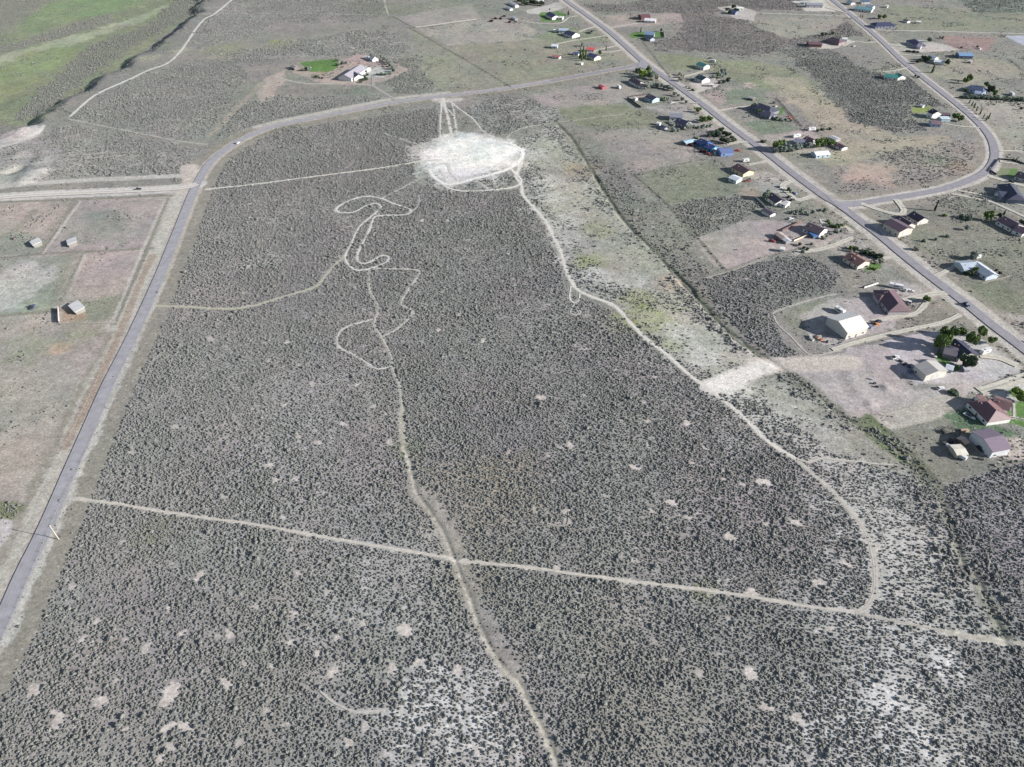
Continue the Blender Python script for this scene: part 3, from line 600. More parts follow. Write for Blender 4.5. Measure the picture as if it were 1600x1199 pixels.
# ------------------------------------------------------------------ ground sheet
def build_ground():
    ys = [-400, -150, 0, 60, 85]
    y = 95.0
    while y < 1750:
        ys.append(y)
        dpx = ((y * y + CAMH ** 2) / (CAMH * 715.0))       # metres of ground per rendered pixel in depth
        y += min(3.2, max(0.42, dpx * 0.72))
    ys += [1800, 1900, 2100, 2500, 3200, 4500, 7000, 12000]
    ys = np.array(ys)
    ss = list(np.linspace(-1.18, 1.18, 1180))
    ss = [-12, -6, -3, -2, -1.6, -1.4, -1.3, -1.24] + ss + [1.24, 1.3, 1.4, 1.6, 2, 3, 6, 12]
    ss = np.array(ss)
    half = np.maximum(185 + (ys - 105) * 0.549, 150)
    half = np.where(ys > 1750, 185 + 1645 * 0.549 + (ys - 1750) * 0.8, half)
    X = ss[None, :] * half[:, None]; Y = np.repeat(ys[:, None], len(ss), 1)
    xf, yf = X.ravel(), Y.ravel()
    Z = relief(xf, yf)
    col, tuft, _ = paint_ground(xf, yf)
    me = bpy.data.meshes.new("ground")
    nv = len(xf); nr, nc = X.shape
    me.vertices.add(nv)
    co = np.stack([xf, yf, Z], 1).astype(np.float32)
    me.vertices.foreach_set("co", co.ravel())
    a = (np.arange(nr - 1)[:, None] * nc + np.arange(nc - 1)[None, :]).ravel()
    q = np.stack([a, a + 1, a + nc + 1, a + nc], 1).astype(np.int32)
    nf = len(q)
    me.loops.add(nf * 4); me.polygons.add(nf)
    me.loops.foreach_set("vertex_index", q.ravel())
    me.polygons.foreach_set("loop_start", np.arange(0, nf * 4, 4, dtype=np.int32))
    me.polygons.foreach_set("use_smooth", np.ones(nf, bool))
    me.update()
    ca = me.color_attributes.new("soil", 'FLOAT_COLOR', 'POINT')
    ca.data.foreach_set("color", np.concatenate([col, tuft[:, None]], 1).astype(np.float32).ravel())
    me.materials.append(ground_material())
    o = bpy.data.objects.new("ground", me); C.objects.link(o); o["kind"] = "structure"
build_ground()

# ------------------------------------------------------------------ helpers for objects
def link(name, me, parent=None, m=None):
    o = bpy.data.objects.new(name, me); C.objects.link(o)
    if m is not None: me.materials.append(m)
    if parent is not None: o.parent = parent
    return o
def bm_obj(name, bm, m, parent=None, smooth=False):
    me = bpy.data.meshes.new(name); bm.normal_update(); bm.to_mesh(me); bm.free()
    if smooth:
        for p in me.polygons: p.use_smooth = True
    return link(name, me, parent, m)
def empty(name, loc, rz=0, label=None, cat=None, group=None):
    o = bpy.data.objects.new(name, None); C.objects.link(o)
    o.location = loc; o.rotation_euler = (0, 0, rz); o.empty_display_size = 0.5
    tag(o, label, cat, group); return o
def tag(o, label, cat, group=None):
    if label: o["label"] = label
    if cat: o["category"] = cat
    if group: o["group"] = group
def bx(bm, c, s, rz=0.0):
    """box centred at c with size s"""
    r = bmesh.ops.create_cube(bm, size=1.0)
    M = Matrix.Translation(c) @ Matrix.Rotation(rz, 4, 'Z') @ Matrix.Diagonal((s[0], s[1], s[2], 1))
    bmesh.ops.transform(bm, matrix=M, verts=r["verts"]); return r["verts"]
def cyl(bm, p0, p1, r0, r1=None, n=8):
    r1 = r0 if r1 is None else r1
    p0, p1 = Vector(p0), Vector(p1); d = p1 - p0
    r = bmesh.ops.create_cone(bm, cap_ends=True, segments=n, radius1=r0, radius2=r1, depth=d.length)
    M = Matrix.Translation((p0 + p1) / 2) @ d.to_track_quat('Z', 'Y').to_matrix().to_4x4()
    bmesh.ops.transform(bm, matrix=M, verts=r["verts"])
def prism(bm, prof, y0, y1, axis='x'):
    """closed profile (u, z) extruded; axis x means extruded along x"""
    f = (lambda u, z, t: (t, u, z)) if axis == 'x' else (lambda u, z, t: (u, t, z))
    a = [bm.verts.new(f(u, z, y0)) for u, z in prof]; b = [bm.verts.new(f(u, z, y1)) for u, z in prof]
    n = len(prof)
    for i in range(n):
        bm.faces.new((a[i], a[(i + 1) % n], b[(i + 1) % n], b[i]))
    bm.faces.new(a[::-1]); bm.faces.new(b)
    bmesh.ops.recalc_face_normals(bm, faces=bm.faces)

# ------------------------------------------------------------------ roads and tracks as sheets on the ground
def asphalt(name, c, hw):
    m, nt, b = new_mat(name); N, L = nt.nodes, nt.links
    b.inputs["Roughness"].default_value = 0.85
    geo = N.new("ShaderNodeNewGeometry"); uv = N.new("ShaderNodeUVMap")
    n1 = N.new("ShaderNodeTexNoise"); n1.inputs["Scale"].default_value = 0.25; n1.inputs["Detail"].default_value = 6
    L.new(geo.outputs["Position"], n1.inputs["Vector"])
    # wheel paths and centre strip follow the lane
    sx = N.new("ShaderNodeSeparateXYZ"); L.new(uv.outputs[0], sx.inputs[0])
    cr = N.new("ShaderNodeValToRGB"); L.new(sx.outputs[0], cr.inputs[0])
    e = cr.color_ramp.elements; e[0].position = 0; e[0].color = (1.12,) * 3 + (1,); e[1].position = 1; e[1].color = (1.12,) * 3 + (1,)
    for p, v in [(0.06, 0.98), (0.2, 0.93), (0.3, 1.04), (0.4, 0.94), (0.5, 1.05), (0.6, 0.94), (0.7, 1.04), (0.8, 0.93), (0.94, 0.98)]:
        q = e.new(p); q.color = (v, v, v, 1)
    mr = N.new("ShaderNodeMapRange"); mr.inputs[1].default_value = .3; mr.inputs[2].default_value = .7; mr.inputs[3].default_value = .86; mr.inputs[4].default_value = 1.14
    L.new(n1.outputs[0], mr.inputs[0])
    mu = N.new("ShaderNodeVectorMath"); mu.operation = 'SCALE'; mu.inputs[0].default_value = c; L.new(mr.outputs[0], mu.inputs["Scale"])
    m2 = N.new("ShaderNodeVectorMath"); m2.operation = 'MULTIPLY'; L.new(mu.outputs[0], m2.inputs[0]); L.new(cr.outputs[0], m2.inputs[1])
    L.new(m2.outputs[0], b.inputs["Base Color"])
    return m

def track_mat(name, c):
    if name in MATS: return MATS[name]
    m, nt, b = new_mat(name); N, L = nt.nodes, nt.links
    b.inputs["Roughness"].default_value = 0.95
    geo = N.new("ShaderNodeNewGeometry"); uv = N.new("ShaderNodeUVMap")
    n1 = N.new("ShaderNodeTexNoise"); n1.inputs["Scale"].default_value = 0.5; n1.inputs["Detail"].default_value = 6
    L.new(geo.outputs["Position"], n1.inputs["Vector"])
    sx = N.new("ShaderNodeSeparateXYZ"); L.new(uv.outputs[0], sx.inputs[0])
    cr = N.new("ShaderNodeValToRGB"); L.new(sx.outputs[0], cr.inputs[0])
    e = cr.color_ramp.elements; e[0].position = 0; e[0].color = (.9, .9, .88, 1); e[1].position = 1; e[1].color = (.9, .9, .88, 1)
    for p, v in [(0.25, 1.06), (0.4, 0.95), (0.5, 0.66), (0.6, 0.95), (0.75, 1.06)]:
        q = e.new(p); q.color = (v, v, v * .97, 1)
    mr = N.new("ShaderNodeMapRange"); mr.inputs[1].default_value = .3; mr.inputs[2].default_value = .7; mr.inputs[3].default_value = .8; mr.inputs[4].default_value = 1.15
    L.new(n1.outputs[0], mr.inputs[0])
    mu = N.new("ShaderNodeVectorMath"); mu.operation = 'SCALE'; mu.inputs[0].default_value = c; L.new(mr.outputs[0], mu.inputs["Scale"])
    m2 = N.new("ShaderNodeVectorMath"); m2.operation = 'MULTIPLY'; L.new(mu.outputs[0], m2.inputs[0]); L.new(cr.outputs[0], m2.inputs[1])
    L.new(m2.outputs[0], b.inputs["Base Color"])
    MATS[name] = m
    return m

_lift = [0.0]
def ribbon(name, pts, w, m, step=3.0, jag=0.0, lift=0.05, nacross=4):
    line = smooth_line(W([tuple(map(float, p)) for p in pts]), step)
    L = np.array(line); n = len(L)
    tg = np.gradient(L, axis=0); tg /= np.linalg.norm(tg, axis=1)[:, None] + 1e-9
    nm = np.stack([-tg[:, 1], tg[:, 0]], 1)
    us = np.linspace(0, 1, nacross + 1)
    hw = w / 2 * (1 + (vnoise(L[:, 0], L[:, 1], 6, 3) - 0.5) * jag)
    hw2 = w / 2 * (1 + (vnoise(L[:, 0], L[:, 1], 5, 8) - 0.5) * jag)
    V = []
    for u in us:
        off = np.where(u < 0.5, -hw * (1 - 2 * u), hw2 * (2 * u - 1))
        V.append(L + nm * off[:, None])
    V = np.stack(V, 1).reshape(-1, 2)
    _lift[0] += 0.0045
    z = relief(V[:, 0], V[:, 1]) + lift + _lift[0]
    k = nacross + 1
    fs = []
    for i in range(n - 1):
        for j in range(nacross):
            a = i * k + j; fs.append((a, a + k, a + k + 1, a + 1))
    me = bpy.data.meshes.new(name)
    me.from_pydata([(float(v[0]), float(v[1]), float(zz)) for v, zz in zip(V, z)], [], fs)
    uvl = me.uv_layers.new(name="UVMap")
    uvv = np.zeros((len(me.loops), 2))
    vi = np.zeros(len(me.loops), np.int32); me.loops.foreach_get("vertex_index", vi)
    uvv[:, 0] = us[vi % k]; uvv[:, 1] = (vi // k) * 0.1
    uvl.data.foreach_set("uv", uvv.ravel().astype(np.float32))
    if me.polygons and me.polygons[0].normal.z < 0: me.flip_normals()
    o = link(name, me, None, m); o["kind"] = "structure"
    return o

for w, pts, c, kind in TRACKS:
    ww = w * (0.48 if w < 1.7 else 0.58 if w < 2.3 else 0.7 if w < 3 else 0.8)
    ribbon(kind, pts, ww, track_mat("packed_dirt_%d_%d_%d" % c, lin(c)), 2.5, 1.1 if w < 2.3 else 0.6 if w < 3 else 0.25, 0.03)
ribbon("dirt_road", DIRT_W, 7.5, track_mat("pale_gravel", lin((214, 208, 202))), 4, 0.2, 0.05)
A1 = asphalt("worn_asphalt", lin((165, 163, 168)), 3.5); A2 = asphalt("grey_asphalt", lin((150, 147, 153)), 3.5)
_lift[0] = 0.75 - 0.3
_lift[0] = 0.3
ribbon("road", ROAD_W[:-4], 7.4, A1, 4, 0.03, 0.05, 6)
ribbon("road", ROAD_W[-5:-1] + [(1003, 98)], 7.2, A2, 4, 0.05, 0.05, 6)
ribbon("road", ROAD_N, 7.4, A2, 4, 0.03, 0.05, 6)
ribbon("road", ROAD_M, 7.6, A2, 4, 0.03, 0.05, 6)
def apron(pts, m, name="road"):
    w = W([tuple(map(float, p)) for p in pts]); _lift[0] += 0.005
    bm = bmesh.new(); vs = [bm.verts.new((x, y, hz(x, y) + 0.12 + _lift[0])) for x, y in w]
    f = bm.faces.new(vs); bm.normal_update()
    if f.normal.z < 0: f.normal_flip()
    bmesh.ops.triangulate(bm, faces=[f])
    o = bm_obj(name, bm, m); o["kind"] = "structure"
apron([(978,112),(996,108),(1001,94),(992,84),(1010,99),(1022,107),(1018,112),(1000,106)], A2)
apron([(1290,306),(1312,316),(1345,314),(1345,321),(1325,325),(1327,336),(1310,326)], A2)

# ------------------------------------------------------------------ buildings
def wing(root, A, B, hw, hr, he, rc, wc, roof='gable', base=None, metal=False, detail=True, doors=1, garage=False, ends='gable', ov=0.45):
    """one roofed block. A, B: ridge end pixels, hr / he: ridge / eave height above ground"""
    o0 = Vector(root["o"])
    a = P(A[0], A[1], hr); b = P(B[0], B[1], hr)
    zb = (a.z + b.z) / 2 - hr
    u = Vector((b.x - a.x, b.y - a.y, 0)); L = max(u.length, 2.0)
    ang = math.atan2(u.y, u.x); c = (a + b) / 2
    if roof == 'hip': L += hw * 1.3
    M = Matrix.Translation(Vector((c.x, c.y, zb)) - o0) @ Matrix.Rotation(ang, 4, 'Z')
    l = L / 2
    bm = bmesh.new()
    top = he if roof == 'hip' else hr - 0.12
    if roof == 'gable': prof = [(-hw, -0.6), (hw, -0.6), (hw, he), (0, top), (-hw, he)]
    elif roof == 'shed': prof = [(-hw, -0.6), (hw, -0.6), (hw, hr - .12), (-hw, he - .12)]
    else: prof = [(-hw, -0.6), (hw, -0.6), (hw, he), (-hw, he)]
    prism(bm, prof, -l, l)
    bm.transform(M); bm_obj("wall", bm, paint(wc, "metal" if metal else "wall"), root)
    bm = bmesh.new(); t = 0.22
    def slab(q):
        vs = [bm.verts.new(p) for p in q]; f = bm.faces.new(vs)
        r = bmesh.ops.extrude_face_region(bm, geom=[f]); vv = [e for e in r["geom"] if isinstance(e, bmesh.types.BMVert)]
        bmesh.ops.translate(bm, vec=(0, 0, t), verts=vv)
    if roof == 'gable':
        sl = (hr - he) / hw; ze = he - sl * ov + .02; x1 = l + ov
        # one closed chevron section: no overlapping faces at the ridge
        prism(bm, [(-hw - ov, ze), (0, hr - .1), (hw + ov, ze), (hw + ov, ze + t), (0, hr + t - .1), (-hw - ov, ze + t)], -x1, x1)
    elif roof == 'shed':
        prism(bm, [(-hw - ov, he), (hw + ov, hr), (hw + ov, hr + t), (-hw - ov, he + t)], -l - ov, l + ov)
    else:
        x1, y1 = l + ov, hw + ov; xr = max(0.3, l - hw * 0.65)
        v = [bm.verts.new(p) for p in [(-x1, -y1, he), (x1, -y1, he), (x1, y1, he), (-x1, y1, he), (-xr, 0, hr), (xr, 0, hr),
                                       (-x1, -y1, he - .2), (x1, -y1, he - .2), (x1, y1, he - .2), (-x1, y1, he - .2)]]
        for f in [(0, 1, 5, 4), (2, 3, 4, 5), (1, 2, 5), (3, 0, 4), (0, 6, 7, 1), (1, 7, 8, 2), (2, 8, 9, 3), (3, 9, 6, 0), (9, 8, 7, 6)]:
            bm.faces.new([v[i] for i in f])
    bmesh.ops.recalc_face_normals(bm, faces=bm.faces)
    bm.transform(M); bm_obj("roof", bm, paint(rc, "metal" if metal else "roof"), root)
    if detail:
        n = max(1, int(L / 4.2)); trim = paint((70, 70, 76), "wall")
        for side in (-1, 1):
            for k in range(n):
                xx = -l + (k + .5) * L / n
                if n > 2 and side == -1 and k == n // 2 and doors:
                    bm = bmesh.new(); bx(bm, (xx, side * (hw + .02), 1.05), (1.0, 0.12, 2.1)); bm.transform(M)
                    bm_obj("door", bm, paint((120, 88, 70), "wall"), root); continue
                if metal and k % 2: continue
                bm = bmesh.new(); bx(bm, (xx, side * (hw + .01), 1.6), (1.5, 0.12, 1.2)); bm.transform(M)
                wo = bm_obj("window", bm, GLASS, root)
                if A[1] > 250 or B[0] < 600:
                    bm = bmesh.new()
                    for q_, s_ in (((0, .66), (1.74, .12)), ((0, -.66), (1.74, .12)), ((.81, 0), (.12, 1.2)), ((-.81, 0), (.12, 1.2))):
                        bx(bm, (xx + q_[0], side * (hw + .03), 1.6 + q_[1]), (s_[0], .14, s_[1]))
                    bm.transform(M); bm_obj("frame", bm, paint((226, 226, 222), "wall"), wo)
        if not metal and A[1] > 90:
            for k in range(2):
                bm = bmesh.new(); xx = -l * .5 + k * l * .9; yy = hw * (.35 if k else -.4)
                bx(bm, (xx, yy, hr - (hr - he) * abs(yy) / hw + .35), (.5, .5, .5)); bm.transform(M); bm_obj("roof_vent", bm, paint((176, 176, 178), "wall"), root)
        if garage:
            for sx in ((1,) if garage == 1 else (-1,)):
                bm = bmesh.new(); bx(bm, (sx * (l + .02), 0, min(1.8, he / 2)), (0.14, min(5.0, hw * 1.1), min(3.6, he * .85))); bm.transform(M)
                bm_obj("garage_door", bm, paint((205, 203, 200), "wall"), root)
    return M, l

def building(name, label, wings, cat="house", chimney=None, extra=None):
    a, b = wings[0][0], wings[0][1]
    g = P((a[0] + b[0]) / 2, (a[1] + b[1]) / 2, wings[0][3]); z = hz(g.x, g.y)
    r = empty(name, (g.x, g.y, z), 0, label, cat); r["o"] = (g.x, g.y, z)
    for w in wings:
        kw = w[7] if len(w) > 7 else {}
        last = wing(r, *w[:7], **kw)
    if chimney:
        bm = bmesh.new(); bx(bm, (chimney, 0.8, wings[0][3] + .3), (0.8, 0.8, 1.4)); bm.transform(last[0]); bm_obj("chimney", bm, paint((120, 90, 82), "wall"), r)
    del r["o"]
    return r

WH = (236, 234, 230); CR = (222, 212, 196); DK = (76, 70, 82); NV = (60, 64, 92); BR = (110, 88, 92); GY = (160, 160, 168)
LB = (178, 196, 214); TL = (62, 128, 134)
G = dict(garage=1); MT = dict(metal=True); MG = dict(metal=True, garage=1); ND = dict(detail=False)
b_ = building
# far farm
b_("shed", "small white farm shed beside the dark trees at the top, left of the main road", [((797, 2), (808, 7.5), 3.2, 4, 2.6, WH, WH, MT)], "shed")
b_("shed", "smaller white shed just below another white shed at the farm's left edge", [((793, 10), (799, 13), 2.6, 3.5, 2.3, WH, WH, MT)], "shed")
b_("barn", "white barn roof at the top edge right of the dark clump of farm trees", [((835, -1), (848, 0), 5, 5.5, 3.4, WH, WH, MG)], "barn")
b_("shed", "open grey shed beside the rust coloured scrap pile left of the lawn house", [((801, 26), (807, 29), 2.6, 3.2, 2.2, (196, 200, 204), (150, 146, 140), MT)], "shed")
b_("house", "slate roofed house with white front standing on a green lawn by the main road", [((859, 18.5), (869, 24), 6.5, 6, 3.2, (72, 74, 104), WH), ((869, 25), (880, 26), 4, 4, 2.8, WH, WH, G)], chimney=0)
b_("trailer", "short white trailer left of the pale metal shop", [((865, 46), (871, 46), 1.8, 3.2, 2.8, WH, WH, ND)], "trailer")
b_("workshop", "pale blue metal workshop behind the navy roofed house", [((874, 44.5), (888, 45), 5.5, 5, 3.6, LB, (200, 210, 218), MG)], "workshop")
b_("house", "navy roofed white house at the end of the short gravel drive, pale shop behind", [((887, 47.5), (900, 51.5), 7, 6, 3.2, NV, WH, G)])
b_("shed", "white roofed open shed casting a dark shadow at the end of the straight pale drive", [((862.5, 69), (871.5, 69.5), 4.2, 4.6, 3, (220, 230, 236), (190, 200, 206), MT)], "shed")
b_("shed", "long low red roofed shed far left of the cottonwoods", [((864, 86), (875, 88), 2.8, 3, 2, (190, 120, 112), WH)], "shed")
b_("barn", "bright red roofed white building behind the poplars", [((918, 74), (929, 74.5), 5, 5, 3, (200, 92, 96), WH, G)], "barn")
b_("shed", "blue roofed shed left of the poplars", [((897, 81), (905, 82), 3, 3.6, 2.4, (84, 100, 140), WH)], "shed")
b_("house", "white house with navy roof between the poplars and the forked drive", [((922, 82.5), (934, 87), 5.5, 5.5, 3.2, (80, 86, 124), (226, 224, 206), G)])
b_("hut", "tiny white hut standing alone below the poplars", [((906, 97), (910, 98), 1.7, 2.6, 2, WH, WH, ND)], "hut")
b_("shed", "small red shed in the dry lot, left of the white camper", [((938, 132), (944, 135), 2.6, 3.4, 2.4, (196, 110, 112), (176, 86, 90), ND)], "shed")
b_("house", "dark roofed house with white gables below the lime green corner trees", [((989, 121), (1002, 128), 5.5, 5.5, 3, (84, 74, 80), WH, G), ((1000, 130), (1009, 132), 4, 4.4, 2.8, (90, 80, 86), WH)], chimney=2)
b_("house", "pale blue house with dark roof, second below the road corner, fenced yard left", [((1014, 147), (1026, 152), 5.5, 5.5, 3.2, (76, 72, 90), (176, 206, 222), G)])
b_("shed", "small white garden shed inside the dark fenced yard", [((991, 151.5), (995, 153.5), 1.6, 2.6, 2, WH, WH, ND)], "shed")
b_("barn", "maroon roofed barn behind the white house right of the main road", [((1000, 23), (1014, 22), 6.5, 6, 4, (112, 78, 84), (120, 84, 84), ND)], "barn")
b_("house", "long white house in front of the maroon barn", [((1008, 28.5), (1025, 29.5), 5.5, 5, 3, (236, 236, 236), WH, G)])
b_("house", "blue grey house between two fenced green lawns right of the main road", [((1008, 49), (1023, 50), 6, 6, 3.4, (126, 146, 176), (170, 180, 196), G), ((1014, 56), (1020, 59), 3.5, 4.6, 3, (100, 112, 140), (190, 196, 210))])
b_("house", "navy house hidden in dark round trees on the pale oval yard at the top", [((1141, 15), (1152, 17), 5, 5, 3, (70, 80, 120), (120, 130, 150), ND)])
b_("garage", "white garage behind the tree hidden navy house", [((1151, 11.5), (1161, 11.5), 3.5, 4, 3, WH, WH, G)], "garage")
b_("workshop", "white workshop with green metal roof beside the main road", [((1093, 96.5), (1105, 101), 5, 6, 4, (72, 142, 136), WH, MG)], "workshop")
b_("house", "white house with dark green roof next to a tall poplar", [((1093, 116.5), (1104, 121), 6, 6, 3.4, (42, 76, 90), WH, G)])
b_("garage", "small white garage right of the dark green roofed house", [((1108, 130.5), (1115, 131), 2.6, 3.2, 2.4, WH, WH, G)], "garage")
b_("shed", "dark open hay shed alone in the grass above the big slate roofed house", [((1171, 150.5), (1179, 153), 2.6, 3, 2.1, (190, 186, 180), (100, 92, 88), ND)], "shed")
b_("house", "very large slate roofed house with green lawn and a long pale drive", [((1187, 161), (1204, 167), 9, 7, 3.2, (66, 68, 88), (130, 130, 140), dict(roof='hip')), ((1195, 172), (1205, 176), 5.5, 5.4, 3, (92, 92, 110), (150, 150, 156), dict(roof='hip'))], chimney=0)
b_("workshop", "long grey roofed workshop with white walls above the navy roofed house", [((1047, 177.5), (1066, 178.5), 6, 5.5, 3.8, (140, 142, 154), WH, MG)], "workshop")
b_("house", "navy roofed house between silver trees, grey workshop just behind", [((1060, 184.5), (1076, 190), 5.5, 5.5, 3.2, (56, 58, 84), (190, 190, 200), G)])
b_("shed", "white shed left of the silver trees and navy roofed house", [((1027, 190.5), (1032, 191.5), 2, 3, 2.3, WH, WH, ND)], "shed")
b_("shed", "dark blue roofed shed touching the large silver tree", [((1034, 196), (1041, 199), 2.2, 2.8, 2.1, (80, 84, 110), (170, 172, 180), ND)], "shed")
b_("house", "bright blue house with two stepped roofs and dark trees to its right", [((1095, 216.5), (1107, 221.5), 5.5, 5.5, 3.2, (52, 66, 116), (58, 120, 190), {}), ((1106, 224), (1118, 228.5), 5, 5, 3, (60, 78, 132), (70, 158, 204), G)])
b_("shed", "long pale blue roofed shed left of the bright blue house", [((1069, 221), (1087, 217), 3.4, 3.4, 2.5, (186, 212, 226), (120, 110, 110), ND)], "shed")
b_("workshop", "steel blue metal workshop beside the bright blue house", [((1124, 233.5), (1143, 232), 5.5, 5, 3.6, (112, 128, 172), (132, 156, 202), MG)], "workshop")
b_("house", "tan house with brown roof just left of the main road, white workshop below it", [((1153, 256), (1171, 266), 6, 5.5, 3.2, (96, 76, 80), (226, 208, 172), G)])
b_("workshop", "small white metal workshop below the tan brown roofed house", [((1144, 274), (1156, 278.5), 4.5, 4.2, 3, (222, 228, 232), (206, 220, 226), MG)], "workshop")
b_("house", "grey and brown roofed house behind the row of silver trees", [((1243, 216), (1258, 218.5), 5, 5, 3, (140, 142, 160), (170, 170, 184)), ((1261, 213), (1272, 218), 6, 5.6, 3, (104, 78, 84), WH)])
b_("shed", "low grey roofed shed with pale floor above the maroon shed", [((1299, 212), (1310, 217), 3.4, 3, 2.2, (188, 192, 196), (170, 166, 160), ND)], "shed")
b_("shed", "maroon roofed white shed at the right end of the silver tree yard", [((1307, 222.5), (1321, 229), 3.6, 3.8, 2.6, (96, 70, 80), WH)], "shed")
b_("workshop", "long white arched workshop with pale blue end wall below the silver trees", [((1272.5, 237.5), (1294, 235.5), 4.6, 4.6, 2.8, (238, 238, 238), (190, 212, 226), MG)], "workshop")
b_("house", "dark plum roofed house with a large grey green round tree at its left end", [((1206, 301), (1222, 312), 5.5, 5.5, 3.1, (80, 68, 82), WH, {}), ((1223, 313), (1232, 316), 4, 4.2, 2.8, WH, WH, G)], chimney=1)
b_("shed", "narrow dark roofed shed at the end of the white yard fence", [((1195, 326), (1208.5, 333), 3, 3.2, 2.4, (82, 72, 84), WH, ND)], "shed")
b_("house", "brown roofed house with bright blue deck behind the curved hedge", [((1264, 348), (1288, 357.5), 6.5, 5.8, 3.1, (98, 84, 92), WH, G)])
b_("deck", "bright blue canopy over the back deck of the brown roofed house", [((1262, 356), (1276, 368), 2.4, 2.7, 2.4, (70, 128, 190), (96, 110, 140), dict(detail=False, roof='shed'))], "deck")
b_("shed", "row of tan roofed sheds behind the blue deck house, in the bare lot", [((1216, 363), (1227, 371), 3, 3.2, 2.3, (190, 172, 162), (130, 112, 108)), ((1227, 372), (1233, 376), 2.4, 2.8, 2.1, (200, 204, 210), (150, 150, 150), ND)], "shed")
b_("trailer", "little white trailer alone in the bare pink lot", [((1220, 387), (1226, 388), 1.6, 2.8, 2.4, WH, WH, ND)], "trailer")
b_("house", "cream house with rust brown roof and patio, in the sage below the blue deck house", [((1329, 394.5), (1352, 408), 6, 5.6, 3.1, (138, 104, 100), CR, {}), ((1334, 404), (1341, 398), 4, 5, 3, (128, 96, 94), CR, ND)], chimney=2)
b_("workshop", "large tan workshop with maroon roof, right beside the main road below the junction", [((1393, 342.5), (1418, 356), 7, 7, 5, (104, 84, 96), (220, 210, 196), MG)], "workshop")
b_("house", "maroon roofed tan house with two stepped wings behind the large tan workshop", [((1405, 337.5), (1425, 348.5), 5.5, 5.8, 3.2, (84, 70, 84), (216, 208, 198), {}), ((1428, 330.5), (1445, 340), 5.5, 6, 3.3, (84, 70, 84), (216, 208, 198), G)])
b_("house", "silver roofed white house of two wings inside a fenced square yard", [((1501, 411.5), (1524, 409.5), 5.5, 5, 3, (178, 190, 202), (200, 216, 226), dict(garage=-1)), ((1524, 408), (1553, 428), 5, 5, 3, (200, 206, 216), (206, 218, 230), {})])
b_("house", "maroon roofed house at the right edge with a green tree to its left", [((1570, 338), (1593, 350), 6.5, 6, 3.3, (100, 80, 96), WH, {}), ((1590, 352), (1606, 358), 5.5, 5.4, 3.1, (96, 78, 94), WH, G)])
b_("house", "charcoal roofed house with a long white motorhome in front, inside the loop drive", [((1578, 287), (1590, 303), 7, 7, 3.4, (52, 54, 78), (120, 130, 150), dict(roof='hip')), ((1562, 300), (1584, 300), 5.5, 5, 3.1, (60, 62, 86), (150, 156, 170), ND)])
b_("house", "dark roofed house right of the fenced green lawn at the right edge", [((1592, 268), (1612, 274), 6, 5.8, 3.2, (60, 58, 72), (210, 206, 200), G)])
b_("house", "large brown hipped house with a white trailer behind, left of the main road", [((1388, 453), (1404, 474), 7, 6.5, 3.2, (112, 86, 94), (186, 180, 180), dict(roof='hip')), ((1378, 461), (1388, 461), 4.5, 5, 3, (120, 94, 98), (180, 176, 178), dict(roof='hip', detail=False))], chimney=1)
b_("pole_barn", "biggest cream metal pole barn with grey roof and a motorhome along its end wall", [((1311, 502), (1343, 493), 9, 8.5, 5.4, (232, 228, 222), (216, 212, 204), MG)], "barn")
b_("house", "slate blue roofed house wrapped in tall green trees, below the main road", [((1493, 530), (1518, 551), 7, 6.4, 3.2, (60, 60, 84), (180, 174, 166), G), ((1478, 540), (1497, 545), 5.5, 5.4, 3, (112, 108, 118), (150, 148, 150), ND)], chimney=3)
b_("workshop", "cream workshop with flat pitched grey roof and a small roof box", [((1448, 564), (1466, 579), 7.5, 6.6, 4.6, (196, 192, 186), (222, 218, 206), MG)], "workshop")
b_("hut", "small white roofed garden hut between the cream workshop and the green lawn", [((1480, 570), (1490, 573), 2.6, 3.4, 2.4, (222, 228, 236), (160, 170, 190), ND)], "hut")
b_("shed", "low dark shed right of the garden hut", [((1505, 573), (1514, 572), 2.2, 3, 2.3, (176, 176, 180), (120, 122, 130), ND)], "shed")
b_("house", "large reddish brown roofed white house with bright lawns and curved path", [((1530, 624), (1543, 627), 7, 5.6, 3.2, (134, 100, 98), WH, {}), ((1543, 628), (1557, 641), 7.2, 6.4, 3.2, (126, 94, 96), WH, dict(roof='hip')), ((1556, 622), (1580, 630), 5, 5, 3, (120, 90, 92), WH, G)])
b_("workshop", "white walled workshop with mauve roof at the bottom right lot", [((1538, 686), (1566, 680.5), 7.5, 7, 4.8, (138, 122, 136), (226, 228, 230), MG)], "workshop")
b_("shed", "small tan roofed shed in the junk yard left of the mauve roofed workshop", [((1503, 688), (1509, 685), 2.4, 3, 2.2, (206, 178, 160), (130, 110, 104), ND)], "shed")
b_("canopy", "cream tarp canopy in the junk yard beside a white van", [((1491, 702), (1507, 701), 3.4, 3.4, 2.7, (228, 222, 206), (190, 184, 170), ND)], "canopy")
# pasture shelters
for (a, b, lab) in [((53, 374), (57.5, 379.5), "white roofed animal shelter left of the pasture fence, beside a round bale feeder"), ((110.5, 372.5), (112.5, 379), "white roofed animal shelter alone right of the pasture fence"), ((114, 473), (124, 483), "white roofed animal shelter in the fenced corner pen by the west road")]:
    A_ = a; B_ = b
    b_("animal_shelter", lab, [((A_[0], A_[1]), (B_[0], B_[1]), 3.0, 3.4, 2.3, (232, 230, 226), (150, 146, 140), dict(detail=False, roof='shed', metal=True))], "shelter")
